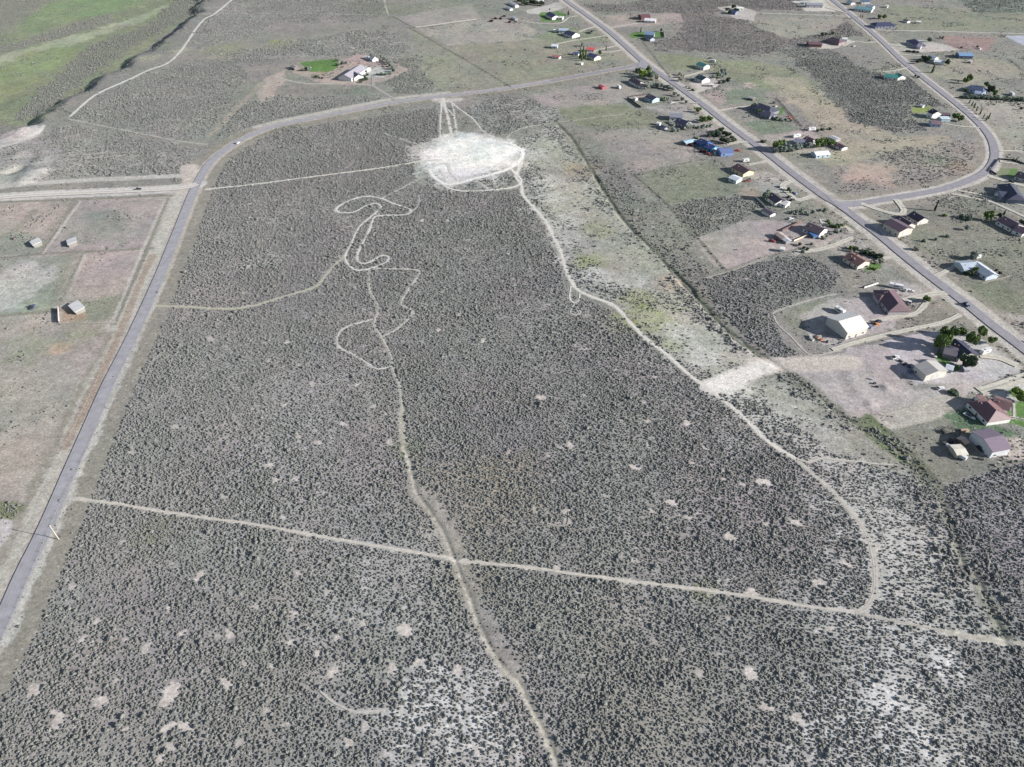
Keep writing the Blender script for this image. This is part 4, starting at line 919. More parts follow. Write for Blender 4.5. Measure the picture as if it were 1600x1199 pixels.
# far left estate
b_("house", "long grey roofed ranch house with pale courtyard, alone north of the west road", [((563, 101), (538, 117), 8.5, 7, 3.4, (168, 164, 172), WH, {}), ((553, 112), (560, 117), 6, 6, 3.2, (104, 100, 112), WH, G), ((567, 104), (575, 106), 4.5, 4.4, 3, (190, 212, 206), WH, ND)])
b_("shed", "white pointed roofed shed behind the ranch house", [((581, 86), (586, 89), 4, 5.5, 2.6, (238, 234, 222), WH, ND)], "shed")
b_("shed", "tiny white shed left of the pointed shed behind the ranch house", [((571, 87.5), (575, 88.5), 2, 3, 2.2, WH, WH, ND)], "shed")
b_("shed", "weathered grey shed at the left end of the ranch lawn", [((457, 101.5), (463, 104), 3.2, 4, 2.6, (170, 164, 158), (120, 114, 108), ND)], "shed")
# top right
b_("workshop", "wide grey roofed workshop on the white gravel pad left of the upper road", [((1260, 4.5), (1285, 5), 7, 5.5, 3.8, (158, 158, 170), (200, 200, 204), MG)], "workshop")
b_("barn", "pale barn at the very top, left of the wide grey roofed workshop", [((1251, 1.5), (1258, 2), 4, 4.5, 3, (200, 206, 208), WH, MT)], "barn")
b_("house", "pale teal roofed white house at the top right of the upper road", [((1338, 9.5), (1364, 13), 6.5, 5.5, 3.2, (120, 160, 172), WH, G), ((1355, 7), (1366, 9), 4.5, 5, 3, (170, 186, 196), WH, ND)])
b_("barn", "white barn at the very top edge, left behind the teal roofed house", [((1327, 0), (1334, 3), 4, 5, 3.2, (200, 214, 220), WH, MT)], "barn")
b_("barn", "navy roofed barn at the very top edge, right behind the teal roofed house", [((1346, 0), (1358, 0), 4.5, 5, 3.4, (88, 108, 134), WH, MT)], "barn")
b_("shed", "small white shed alone right of the teal roofed house", [((1384, 8), (1388, 8.5), 2.6, 3.4, 2.6, WH, WH, ND)], "shed")
b_("house", "wide navy roofed house with two trees behind and a white porch rail", [((1371, 35), (1391, 34.5), 8, 6.4, 3.2, (62, 68, 96), (150, 156, 176), dict(roof='hip'))], chimney=2)
b_("shed", "brown roofed shed right of the wide navy house, white shed further right", [((1414, 29.5), (1421, 32), 3, 3.6, 2.4, (140, 126, 126), WH, ND)], "shed")
b_("shed", "white shed right of the brown roofed shed in the open pasture", [((1432, 32.5), (1439, 33), 3, 3.4, 2.6, WH, WH, ND)], "shed")
b_("workshop", "square maroon roofed workshop left of the maroon roofed house near the upper road", [((1263, 65.5), (1283, 66), 7, 5, 3.6, (112, 84, 90), (110, 84, 84), ND)], "workshop")
b_("house", "maroon roofed house on a pale yard left of the upper road", [((1300, 58), (1312, 61), 7, 6.5, 3.2, (98, 76, 88), (150, 130, 130), dict(roof='hip')), ((1316, 58.5), (1324, 59), 4, 4.4, 3, (220, 220, 216), WH, ND)])
b_("house", "mauve roofed house on wide pale gravel right of the upper road", [((1429, 61), (1437, 66), 7.5, 6.4, 3.3, (92, 82, 110), (180, 178, 190), dict(roof='hip')), ((1435, 69), (1441, 70), 5, 5, 3, (170, 166, 180), (196, 194, 200), ND)])
b_("house", "white house with pale roof among dark trees, blue workshop to its right", [((1452, 86), (1464, 89), 6, 6, 3.3, (206, 220, 226), WH, {}), ((1462, 93), (1476, 94.5), 4.5, 4.6, 3, (216, 226, 232), WH, ND)])
b_("workshop", "long light blue roofed workshop right of the white house among trees", [((1497.5, 82.5), (1519, 83), 6.5, 5.4, 3.4, (128, 162, 200), (96, 110, 140), MG)], "workshop")
b_("shed", "small white shed below the long light blue workshop", [((1514, 94), (1519, 95), 2.2, 3, 2.2, WH, (140, 130, 126), ND)], "shed")
b_("house", "green metal roofed long white house alone left of the upper road", [((1383, 115), (1403, 117.5), 6, 5.2, 3.1, (64, 138, 132), WH, {}), ((1403, 114), (1411, 117.5), 5.5, 5.8, 3.1, (72, 150, 142), WH, G)])
b_("house", "slate roofed pale blue house between round green trees, hedge in front", [((1521, 133), (1536, 137), 7, 6, 3.3, (94, 104, 134), (196, 212, 228), dict(roof='hip')), ((1524, 142), (1533, 143), 4.5, 4.6, 3, (150, 164, 190), (206, 218, 232), ND)])
b_("house", "tall white gabled house with navy roof beside two low sheds, left of the upper road", [((1458, 170), (1466, 174), 5.5, 7.6, 5, (52, 46, 66), WH, {}), ((1470, 176), (1484, 177), 4, 4.4, 3, (112, 92, 98), WH, {})])
b_("shed", "flat white roofed shed right of the tall gabled house", [((1470, 184), (1484, 184), 3, 3.2, 2.6, (206, 222, 230), (180, 196, 206), dict(detail=False, roof='shed'))], "shed")
b_("workshop", "brown roofed pale blue workshop below the tall gabled house", [((1455, 189), (1470, 190), 5, 4.6, 3.2, (128, 104, 112), (176, 198, 220), G)], "workshop")
b_("hut", "little white hut in the grass above the tall gabled house", [((1439, 162.5), (1444, 164), 2, 3, 2.2, (230, 232, 234), (200, 204, 210), ND)], "hut")

# ------------------------------------------------------------------ vehicles
def vehicle(name, px, py, heading_px, body, label, cat, kind='car', L=None):
    """heading_px: pixel the nose points to"""
    p = P(px, py); q = P(heading_px[0], heading_px[1])
    rz = math.atan2(q.y - p.y, q.x - p.x)
    r = empty(name, (p.x, p.y, p.z + (0.42 if kind == 'road' or cat == 'moving' else 0.1)), rz, label, cat if cat != 'moving' else 'car')
    bmat = paint(body, "car")
    if kind in ('car', 'suv', 'road'):
        l, w, h = (4.7, 1.85, 1.45) if kind != 'suv' else (4.9, 2.0, 1.85)
        bm = bmesh.new()
        prism(bm, [(-l/2, .35), (l/2, .35), (l/2, .75), (l/2 - .3, .88), (l*.2, .95), (-l/2 + .15, .98), (-l/2, .8)], -w/2, w/2, 'y')
        bmesh.ops.bevel(bm, geom=bm.edges[:], offset=.06, segments=1); bm_obj("body", bm, bmat, r)
        bm = bmesh.new()
        prism(bm, [(l*.2, .96), (l*.04, h - .04), (-l*.3, h - .04), (-l*.44, .96)], -w*.43, w*.43, 'y'); bm_obj("window", bm, GLASS, r)
        bm = bmesh.new(); bx(bm, (-l*.13, 0, h), (l*.36, w*.84, .07)); bm_obj("roof", bm, bmat, r)
        ax = l*.31
    elif kind == 'pickup':
        l, w, h = 5.6, 2.0, 1.8; ax = l*.31
        bm = bmesh.new(); prism(bm, [(-l/2, .45), (l/2, .45), (l/2, .95), (l*.2, 1.08), (-l/2, 1.08)], -w/2, w/2, 'y')
        bmesh.ops.bevel(bm, geom=bm.edges[:], offset=.06, segments=1); bm_obj("body", bm, bmat, r)
        bm = bmesh.new(); prism(bm, [(l*.22, 1.08), (l*.1, h - .05), (-l*.1, h - .05), (-l*.12, 1.08)], -w*.43, w*.43, 'y'); bm_obj("window", bm, GLASS, r)
        bm = bmesh.new(); bx(bm, (0, 0, h), (l*.2, w*.84, .08)); bm_obj("roof", bm, bmat, r)
        bm = bmesh.new(); bx(bm, (-l*.31, 0, 1.1), (l*.34, w*.8, .06)); bm_obj("cargo_bed", bm, paint((60, 60, 62), "wall"), r)
    elif kind == 'van':
        l, w, h = 5.8, 2.1, 2.3; ax = l*.33
        bm = bmesh.new(); prism(bm, [(-l/2, .4), (l/2, .4), (l/2, 1.0), (l*.36, 1.2), (l*.24, h), (-l/2, h)], -w/2, w/2, 'y')
        bmesh.ops.bevel(bm, geom=bm.edges[:], offset=.08, segments=1); bm_obj("body", bm, bmat, r)
        bm = bmesh.new(); prism(bm, [(l*.365, 1.25), (l*.27, h - .2), (l*.255, h - .2), (l*.345, 1.22)], -w*.44, w*.44, 'y'); bm.transform(Matrix.Translation((.06, 0, 0))); bm_obj("window", bm, GLASS, r)
    else:   # motorhome / camper
        l, w, h = L or 8.0, 2.5, 3.0; ax = l*.3
        bm = bmesh.new(); prism(bm, [(-l/2, .5), (l/2, .5), (l/2, 1.9), (l/2 - .5, h), (-l/2 + .1, h)], -w/2, w/2, 'y')
        bmesh.ops.bevel(bm, geom=bm.edges[:], offset=.12, segments=2); bm_obj("body", bm, bmat, r)
        for s in (-1, 1):
            bm = bmesh.new(); bx(bm, (0, s * (w/2 + .01), 1.9), (l*.4, .06, .7)); bm_obj("window", bm, GLASS, r)
        bm = bmesh.new(); bx(bm, (-l*.1, 0, h + .12), (1.0, .8, .25)); bm_obj("roof_vent", bm, paint((170, 170, 172), "wall"), r)
        bm = bmesh.new(); bx(bm, (l*.05, w/2 + .02, 1.15), (l*.8, .05, .18)); bm_obj("side_stripe", bm, paint((90, 100, 130), "wall"), r)
    for sx in (-1, 1):
        for sy in (-1, 1):
            bm = bmesh.new(); cyl(bm, (sx*ax, sy*(w/2 - .2), .36), (sx*ax, sy*(w/2 + .02), .36), .36, n=10); wo = bm_obj("wheel", bm, TYRE, r)
            bm = bmesh.new(); cyl(bm, (sx*ax, sy*(w/2 + .02), .36), (sx*ax, sy*(w/2 + .05), .36), .2, n=8); bm_obj("rim", bm, paint((170, 170, 174), "car"), wo)
    if kind in ('car', 'suv', 'road', 'pickup', 'van'):
        for sy in (-1, 1):
            bm = bmesh.new(); bx(bm, (l/2 + .01, sy * w * .36, .72), (.06, .36, .18)); bm_obj("headlight", bm, paint((225, 225, 220), "car"), r)
    return r
V = vehicle
WC = (238, 238, 238); BC = (46, 48, 56)
V("car", 372, 225, (400, 209), WC, "white car driving round the bend of the west road", "moving")
V("car", 217, 297, (300, 293), (44, 42, 46), "black car on the pale dirt road left of the west road", "moving")
V("car", 1509, 478, (1545, 505), (38, 52, 100), "dark blue car driving down the main road on the right", "moving", 'suv')
V("pickup_truck", 52, 481, (58, 470), (90, 96, 130), "blue grey pickup parked in the pasture left of the corner pen", "pickup truck", 'pickup')
V("car", 1241.5, 303, (1250, 307), (160, 170, 200), "pale blue car on the gravel loop of the plum roofed house", "car")
V("car", 1233, 309, (1240, 305), (58, 56, 60), "charcoal car under the small tree by the plum roofed house", "car", 'suv')
V("car", 1238, 313.5, (1245, 311), (52, 50, 54), "black car nearest the front of the plum roofed house", "car")
V("car", 1219, 293, (1223, 298), WC, "white car at the far end of the gravel loop", "car")
V("car", 1417, 455, (1425, 453), WC, "white car parked above the brown hipped house on its gravel yard", "car")
V("car", 1422, 456, (1430, 457), WC, "white car parked right of the other white car above the brown hipped house", "car")
V("pickup_truck", 1421, 475, (1421, 468), WC, "white pickup right of the brown hipped house beside the small tree", "pickup truck", 'pickup')
V("pickup_truck", 1398, 560, (1410, 556), WC, "white pickup alone on the pale gravel left of the cream workshop", "pickup truck", 'pickup')
V("car", 1457, 557, (1464, 560), (200, 196, 196), "silver car between the cream workshop and the tall trees", "car")
V("car", 1469, 608, (1480, 605), WC, "white car parked on the dirt below the cream workshop", "car")
V("camper", 1538, 552, (1560, 545), WC, "white camper at the right end of the slate roofed house", "camper", 'camper', 7)
V("van", 1500, 715, (1490, 709), WC, "white van nose up beside the cream tarp canopy", "van", 'van')
V("pickup_truck", 1557, 708, (1566, 705), (190, 194, 202), "silver pickup in front of the mauve roofed workshop", "pickup truck", 'pickup')
V("car", 1531, 703, (1538, 710), (50, 50, 58), "black car in the shadow left of the mauve roofed workshop", "car", 'suv')
V("car", 1580, 285, (1590, 288), (36, 34, 38), "black car on the gravel drive above the charcoal roofed house", "car", 'suv')
V("motorhome", 1563, 309, (1580, 313), WC, "long white motorhome in front of the charcoal roofed house", "motorhome", 'camper', 10)
V("motorhome", 1307, 516, (1316, 524), WC, "white motorhome parked along the shaded end of the cream pole barn", "motorhome", 'camper', 11)
V("motorhome", 1311, 488, (1318, 492), WC, "white motorhome behind the cream pole barn", "motorhome", 'camper', 7)
V("camper", 1399, 450, (1410, 452), WC, "long white camper behind the brown hipped house", "camper", 'camper', 9)
V("camper", 1525, 404, (1534, 402), WC, "white camper beside the silver tree in the fenced square yard", "camper", 'camper', 6)
V("camper", 1244, 214.5, (1256, 212), WC, "white camper above the grey and brown roofed house", "camper", 'camper', 9)
V("camper", 1268, 204, (1280, 203), WC, "white camper at the top of the yard behind the silver trees", "camper", 'camper', 8)
V("camper", 967, 138, (973, 143), WC, "white camper in the dry lot right of the small red shed", "camper", 'camper', 7)
V("camper", 1113, 97.5, (1124, 99), (220, 220, 224), "white camper right of the green metal roofed workshop", "camper", 'camper', 7)
V("pickup_truck", 1110, 92, (1118, 92), (120, 116, 116), "grey pickup behind the camper by the green metal roofed workshop", "pickup truck", 'pickup')
V("camper", 1580, 149, (1590, 156), WC, "white camper right of the hedge by the slate roofed pale blue house", "camper", 'camper', 8)
V("camper", 1165, 253, (1175, 252), WC, "white camper above the tan brown roofed house", "camper", 'camper', 6)
V("pickup_truck", 921, 53, (930, 54), (60, 62, 70), "dark pickup on the pale gravel before the navy roofed house", "pickup truck", 'pickup')
V("car", 1235, 343, (1243, 341), WC, "white car on the gravel above the blue deck house", "car")
V("car", 1241, 341, (1249, 339), (60, 60, 60), "dark car right beside the white car above the blue deck house", "car")
V("pickup_truck", 1206, 378, (1212, 379), (170, 80, 62), "red pickup in the bare pink lot left of the sheds", "pickup truck", 'pickup')
V("pickup_truck", 1152, 236.5, (1162, 237), (214, 84, 66), "orange red pickup right of the steel blue workshop", "pickup truck", 'pickup')
V("pickup_truck", 1107, 242, (1115, 244), (200, 84, 74), "red pickup left below the steel blue workshop", "pickup truck", 'pickup')
V("car", 1117, 241, (1118, 248), WC, "white car tucked left of the steel blue workshop", "car")
V("pickup_truck", 1168, 284, (1176, 283), (170, 90, 86), "faded red pickup right of the small white metal workshop", "pickup truck", 'pickup')
V("car", 1334, 73, (1342, 71), WC, "white car on the drive of the maroon roofed house", "car")
V("car", 1440, 73, (1450, 74), WC, "white car on the wide gravel by the mauve roofed house", "car")
V("pickup_truck", 1362, 600 - 590, (1370, 11), WC, "white pickup at the teal roofed house", "pickup truck", 'pickup')
V("car", 1050, 161.5, (1060, 160), WC, "white car on the verge in front of the pale blue house", "car")
V("car", 1350, 416, (1356, 418), (90, 50, 50), "maroon car at the lower end of the rust roofed cream house", "car")
V("tractor_trailer", 1368, 509, (1378, 506), (214, 150, 96), "orange flatbed truck at the right end of the cream pole barn", "truck", 'pickup')
V("car", 1372, 504, (1382, 502), (58, 56, 62), "dark car above the orange flatbed truck", "car", 'suv')

# boat in the yard
p = P(1514, 652); q = P(1519, 655)
r = empty("boat", (p.x, p.y, p.z), math.atan2(q.y - p.y, q.x - p.x), "white motorboat on the grass left of the reddish brown roofed house", "boat")
bm = bmesh.new()
sec = [(-3.2, 1.1, 1.0), (-1.5, 1.2, 1.0), (0.8, 1.15, 1.05), (2.4, .7, 1.2), (3.3, .05, 1.35)]
rows = []
for x, w, z in sec:
    rows.append([bm.verts.new((x, -w, z)), bm.verts.new((x, -w * .7, .5)), bm.verts.new((x, 0, .3)), bm.verts.new((x, w * .7, .5)), bm.verts.new((x, w, z))])
for a, b in zip(rows[:-1], rows[1:]):
    for i in range(4): bm.faces.new((a[i], b[i], b[i + 1], a[i + 1]))
    bm.faces.new((a[4], b[4], b[0], a[0]))
bm.faces.new(rows[0]); bmesh.ops.recalc_face_normals(bm, faces=bm.faces)
bm_obj("hull", bm, paint(WC, "car"), r)
bm = bmesh.new(); prism(bm, [(1.2, 1.05), (.7, 1.6), (.6, 1.6), (.9, 1.05)], -.8, .8, 'y'); bm_obj("windshield", bm, GLASS, r)
bm = bmesh.new(); bx(bm, (-.8, 0, 1.12), (2.6, 1.5, .12)); bm_obj("cockpit", bm, paint((60, 66, 90), "wall"), r)

# ------------------------------------------------------------------ trees
def crown_mesh(name, seed, rx, rz, n, leaf, lobes=7, cone=False, m=None, base=0.18):
    rg = random.Random(seed); vs, fs = [], []
    L = []
    for k in range(lobes):
        if cone: z = rg.uniform(base + .1, .92); rad = (1 - z) * .55 + .15; a = rg.uniform(0, 6.28); L.append((math.cos(a) * rad * .35, math.sin(a) * rad * .35, z, rad * .8))
        else:
            a = rg.uniform(0, 6.28); rr = rg.uniform(.2, .62); z = rg.uniform(base + .2, .84)
            L.append((math.cos(a) * rr, math.sin(a) * rr, z, rg.uniform(.28, .46)))
    if not cone: L.append((0, 0, .62, .5))
    for i in range(n):
        lx, ly, lz, lr = rg.choice(L)
        d = Vector((rg.gauss(0, 1), rg.gauss(0, 1), rg.gauss(0, 1))).normalized() * (rg.uniform(.55, 1.0) ** .6) * lr
        c = Vector(((lx + d.x) * rx, (ly + d.y) * rx, (lz + d.z * .62) * rz))
        if c.z < base * rz * .8: continue
        nrm = (d.normalized() + Vector((rg.gauss(0, .5), rg.gauss(0, .5), rg.gauss(0, .5)))).normalized()
        t = nrm.orthogonal().normalized(); b = nrm.cross(t); s = leaf * rg.uniform(.6, 1.3); k = len(vs)
        for sx, sy in ((-1, -.7), (1, -.8), (.8, .9), (-.7, .8)): vs.append(tuple(c + t * s * sx + b * s * sy + nrm * rg.uniform(-.1, .1)))
        fs.append((k, k + 1, k + 2, k + 3))
    me = bpy.data.meshes.new(name); me.from_pydata(vs, [], fs); me.materials.append(m); return me
def trunk_mesh(seed, h, r):
    rg = random.Random(seed); bm = bmesh.new()
    cyl(bm, (0, 0, -.4), (0, 0, h * .62), r, r * .45)
    for k in range(5):
        a = k * 1.26 + rg.uniform(-.3, .3); z = h * rg.uniform(.25, .5); l = h * rg.uniform(.22, .34)
        cyl(bm, (0, 0, z), (math.cos(a) * l * .7, math.sin(a) * l * .7, z + l * .8), r * .45, r * .14, 6)
    me = bpy.data.meshes.new("trunk"); bm.to_mesh(me); bm.free(); me.materials.append(BARK); return me

def leaf_mat(name, c):
    m = mat(name, c, 0.8, 0.28, 0.5, island=.14)
    b = m.node_tree.nodes["Principled BSDF"]; b.inputs["Specular IOR Level"].default_value = .25
    return m
LM = {"green": leaf_mat("leaves_green", (0.115, 0.165, 0.055)), "dark": leaf_mat("leaves_dark", (0.065, 0.092, 0.055)), "silver": leaf_mat("leaves_silver", (0.24, 0.27, 0.235)),
      "grey": leaf_mat("leaves_grey_green", (0.15, 0.19, 0.145)), "lime": leaf_mat("leaves_lime", (0.15, 0.22, 0.045)), "pale": leaf_mat("leaves_pale", (0.28, 0.27, 0.22)), "wine": leaf_mat("leaves_wine", (0.07, 0.04, 0.04))}
TM = {}
def tree_mesh(kind, col, v):
    k = (kind, col, v)
    if k not in TM:
        if kind == 'round': cm = crown_mesh("crown", 11 + v, .5, 1, 1500, .045, 9, m=LM[col])
        elif kind == 'poplar': cm = crown_mesh("crown", 31 + v, .42, 1, 1100, .036, 16, cone=True, m=LM[col], base=.06)
        elif kind == 'bush': cm = crown_mesh("crown", 51 + v, .5, 1, 700, .06, 8, m=LM[col], base=-.12)
        else: cm = crown_mesh("crown", 71 + v, .5, 1, 420, .06, 6, m=LM[col])
        TM[k] = (cm, trunk_mesh(5 + v, 1, .03))
    return TM[k]
_tn = [0]
def tree(px, py, h, w, col, kind, label, cat="tree", group=None, name=None):
    """px, py: foot of the trunk; h height and w crown width in metres"""
    _tn[0] += 1; v = _tn[0] % 3
    cm, tm = tree_mesh(kind, col, v); p = P(px, py)
    r = empty(name or ("poplar_tree" if kind == 'poplar' else "shrub" if kind == 'bush' else "tree"), (p.x, p.y, p.z - .05), (_tn[0] * 1.7) % 6.28, label, cat, group)
    for nm, me in (("crown", cm), ("trunk", tm)):
        o = bpy.data.objects.new(nm, me); C.objects.link(o); o.parent = r
    f_ = 1.0 if kind == 'small' else 1.1
    r.scale = (w * f_, w * f_, h * f_)
    return r
ORD = ["first", "second", "third", "fourth", "fifth", "sixth", "seventh", "eighth", "ninth", "tenth", "eleventh", "twelfth", "thirteenth", "fourteenth"]
def row(pts, h, w, col, kind, label, cat, group, name=None):
    rank = {i: k for k, i in enumerate(sorted(range(len(pts)), key=lambda i: pts[i]))}
    if len(label.split()) > 13: print("LONG", label)
    for i, (x, y) in enumerate(pts):
        k = .85 + .3 * ((i * 7) % 5) / 4
        lab = label + (", %s from left" % ORD[rank[i]] if len(pts) > 2 else ", left one" if rank[i] == 0 else ", right one")
        tree(x, y, h * k, w * k, col, kind, lab, cat, group, name)

tr = tree
# slate roofed house (front right)
tr(1467, 549, 12, 9, 'green', 'round', "tall broad green tree at the left of the slate roofed house, lowest of the pair")
tr(1472, 538, 11, 8, 'green', 'round', "tall green tree behind the broadest one left of the slate roofed house")
tr(1487, 527, 7, 6, 'green', 'round', "green tree above the slate roofed house, left one of two")
tr(1500, 527, 7, 6, 'green', 'round', "green tree above the slate roofed house, right one of two")
tr(1513, 537, 7.5, 6, 'green', 'round', "green tree right behind the slate roofed house ridge")
tr(1520, 540, 7, 5.5, 'green', 'round', "green tree touching the crown at the right of the slate roofed house")
tr(1530, 526, 7, 6, 'green', 'round', "green tree nearest the main road by the slate roofed house")
tr(1547, 538, 5, 5, 'green', 'round', "small round green tree alone right of the slate roofed house")
tr(1507, 575, 9, 9, 'dark', 'round', "large dark green tree in front of the slate roofed house over the lawn")
tr(1497, 560, 5, 4, 'dark', 'round', "small dark tree against the slate roofed house wall")
tr(1446, 472, 4, 5, 'green', 'round', "small bushy tree right of the brown hipped house")
tr(1451, 470, 3, 3, 'green', 'small', "smallest tree right beside the bushy one at the brown hipped house")
tr(1414, 481, 3, 3, 'dark', 'small', "small dark tree at the lower corner of the brown hipped house")
row([(1385, 490), (1392, 489), (1399, 488), (1384, 478)], 1.6, 2, 'dark', 'bush', "low dark garden shrub below the brown hipped house", "shrub", "garden shrubs below the brown hipped house")
tr(1489, 616, 2, 6, 'dark', 'bush', "flat dark shrub alone on the pale dirt left of the reddish house", "shrub")
tr(1586, 618, 5, 7, 'lime', 'round', "bright green round tree over the lawn at the right edge")
tr(1594, 628, 5, 6, 'lime', 'round', "bright green tree at the right edge just below the rounder one")
# house with plum roof, etc
tr(1196, 312, 7, 8, 'grey', 'round', "large grey green round tree left of the plum roofed house")
tr(1234, 302, 3, 3, 'lime', 'small', "small lime green tree on the gravel loop island")
tr(1231, 298, 3, 4, 'dark', 'bush', "dark shrub between cars and the plum roofed house", "shrub")
row([(1237, 334), (1245, 332), (1252, 331), (1262, 336), (1272, 333), (1282, 330), (1290, 330)], 2.5, 4.5, 'silver', 'bush', "pale silver shrub in the line above the blue deck house", "shrub", "silver shrubs above the blue deck house")
row([(1292, 371), (1299, 367), (1306, 364), (1314, 363), (1286, 374)], 2.2, 4, 'silver', 'bush', "pale silver shrub right below the blue deck house", "shrub", "silver shrubs below the blue deck house")
row([(1293, 347), (1294, 351), (1297, 354), (1301, 355.5), (1306, 356), (1311, 355.5), (1315, 353.5)], 2, 3.4, 'green', 'bush', "clipped hedge shrub of the curved hedge in the drive", "shrub", "curved hedge in the drive")
tr(1255, 395, 2.5, 4, 'grey', 'bush', "grey shrub below the curved hedge drive", "shrub")
row([(1256, 388), (1262, 391), (1250, 384), (1268, 383)], 2, 3, 'dark', 'bush', "dark shrub in the vegetable yard below the blue deck house", "shrub", "vegetable yard shrubs")
# cream house
tr(1335, 394, 4, 4, 'dark', 'round', "dark round tree above the rust roofed cream house")
tr(1329, 390, 2.5, 5, 'lime', 'bush', "yellow green shrub above the rust roofed cream house", "shrub")
row([(1346, 397), (1353, 398), (1360, 400), (1367, 402), (1373, 404)], 3, 5, 'dark', 'bush', "dark shrub of the band right of the rust roofed cream house", "shrub", "dark shrubs right of the cream house")
row([(1360, 410), (1368, 411), (1376, 409), (1350, 392), (1358, 391)], 1.8, 5, 'pale', 'bush', "bleached pale shrub beside the dark band at the cream house", "shrub", "bleached shrubs at the cream house")
tr(1367, 421, 1.8, 4, 'lime', 'bush', "lime green shrub below the rust roofed cream house", "shrub")
# right of the main road
tr(1460, 330, 9, 3.2, 'dark', 'poplar', "single slim dark poplar in the grass above the two winged maroon house")
tr(1476, 338, 2, 4, 'lime', 'bush', "lime green low shrub right of the two winged maroon house", "shrub")
row([(1433, 392), (1462, 376), (1480, 371), (1443, 378)], 2, 3.5, 'grey', 'bush', "dark lone shrub in the grass below the large tan workshop", "shrub", "lone shrubs below the tan workshop")
tr(1430, 391, 3, 4, 'silver', 'round', "small silver tree right beside the main road below the tan workshop")
tr(1510, 360, 3.5, 4, 'silver', 'round', "small pale silver tree alone in the pasture right of the tan workshop")
row([(1505, 343), (1500, 340), (1512, 344)], 3, 5, 'grey', 'bush', "grey shrub at the long shadow left of the maroon edge house", "shrub", "grey shrubs left of the maroon edge house")
tr(1541, 345, 8, 7, 'green', 'round', "bright green broad tree left of the maroon roofed house at the right edge")
tr(1560, 341, 4, 3.5, 'dark', 'round', "small dark tree left behind the maroon roofed house at the edge")
tr(1567, 338, 4.5, 3.5, 'dark', 'poplar', "slim dark tree at the upper corner of the maroon roofed edge house")
tr(1595, 352, 4, 5, 'dark', 'round', "dark tree above the garage of the maroon roofed edge house")
tr(1519, 406, 6, 7, 'silver', 'round', "pale silver tree behind the silver roofed white house")
row([(1507, 428), (1513, 430), (1519, 431)], 2.6, 4, 'dark', 'bush', "dark shrub in front of the silver roofed white house", "shrub", "dark shrubs at the silver roofed house")
tr(1522, 427, 4.5, 4, 'green', 'round', "small green tree in front of the silver roofed white house")
row([(1552, 427), (1556, 424), (1562, 428)], 1.6, 2.4, 'wine', 'bush', "small reddish shrub in the fenced square yard", "shrub", "reddish shrubs in the fenced square yard")
tr(1586, 254, 4, 3, 'dark', 'poplar', "slim dark tree above the fenced green lawn at the right edge")
tr(1582, 252, 2.5, 2.5, 'green', 'small', "smaller green tree left of the slim dark tree above the fenced lawn")
# silver yard on the main road
tr(1212, 236, 9, 9, 'green', 'round', "tall green tree at the road end of the silver tree row, left one")
tr(1219, 233, 8, 8, 'green', 'round', "tall green tree at the road end of the silver tree row, right one")
row([(1211, 239), (1222, 239), (1229, 237), (1237, 237), (1243, 236), (1250, 234), (1262, 233)], 6, 7, 'silver', 'round', "pale silver rounded tree in the row along the main road yard", "tree", "silver tree row of the yard")
tr(1277, 231, 8, 8, 'green', 'round', "large dark green tree right of the brown roofed wing, left of three")
tr(1286, 230, 8, 9, 'green', 'round', "large dark green tree right of the brown roofed wing, middle of three")
tr(1297, 230, 7, 8, 'green', 'round', "large green tree right of the brown roofed wing, right of three")
tr(1192, 223, 2.5, 6, 'dark', 'bush', "low dark shrub by the main road above the silver tree row", "shrub")
row([(1285, 204), (1276, 206), (1296, 203)], 2, 3.5, 'dark', 'bush', "dark shrub near the camper at the top of the silver tree yard", "shrub", "shrubs above the silver tree yard")
# slate mansion
tr(1176, 171, 6, 5.5, 'dark', 'round', "dark round tree at the left end of the very large slate roofed house")
tr(1185, 178, 5, 5, 'green', 'round', "green tree in front of the very large slate roofed house")
tr(1170, 184, 3, 3, 'grey', 'small', "small grey tree left in front of the very large slate roofed house")
row([(1201, 185), (1207, 186), (1212, 187), (1219, 189), (1228, 190), (1236, 190)], 3, 4, 'grey', 'bush', "grey shrub of the line below the very large slate roofed house", "shrub", "shrub line below the slate mansion")
# left of main road rows
tr(1091, 176, 5, 6, 'green', 'round', "round green tree beside the main road right of the grey roofed workshop")
tr(1085, 172, 3, 3, 'lime', 'small', "small lime tree above the round green one by the main road")
tr(1098, 192, 6, 8, 'green', 'round', "broad green tree by the main road, left of a pair near the navy roofed house")
tr(1108, 190, 5, 7, 'green', 'round', "broad green tree by the main road, right of a pair near the navy roofed house")
tr(1048, 201, 7, 9, 'silver', 'round', "large silver tree left of the navy roofed house")
tr(1052, 206, 4, 6, 'silver', 'bush', "silver shrub below the large silver tree", "shrub")
tr(1074, 203, 6, 8, 'silver', 'round', "large silver tree in front of the navy roofed house")
row([(1084, 200), (1091, 201), (1098, 200), (1105, 199), (1110, 198), (1060, 205)], 3, 4.5, 'silver', 'bush', "silver shrub in the line right of the large silver trees", "shrub", "silver shrub line by the navy roofed house")
tr(1022, 203, 2, 2, 'pale', 'small', "tiny pale tree alone left of the large silver trees")
row([(1108, 214), (1115, 213), (1122, 213), (1130, 211), (1137, 214), (1143, 218), (1128, 222), (1135, 225), (1120, 209), (1126, 207), (1146, 222)], 4, 6, 'dark', 'round', "dark green tree in the thicket right of the bright blue house", "tree", "thicket right of the blue house")
tr(1123, 214, 4.5, 5, 'silver', 'round', "single silver tree in the dark thicket by the bright blue house")
tr(1086, 222, 4.5, 5, 'green', 'round', "green tree between the pale blue shed and the bright blue house")
row([(1077, 227), (1081, 229), (1102, 239), (1096, 238), (1070, 226)], 2.4, 4, 'wine', 'bush', "brown dry shrub in the cluttered yard of the bright blue house", "shrub", "dry shrubs in the blue house yard")
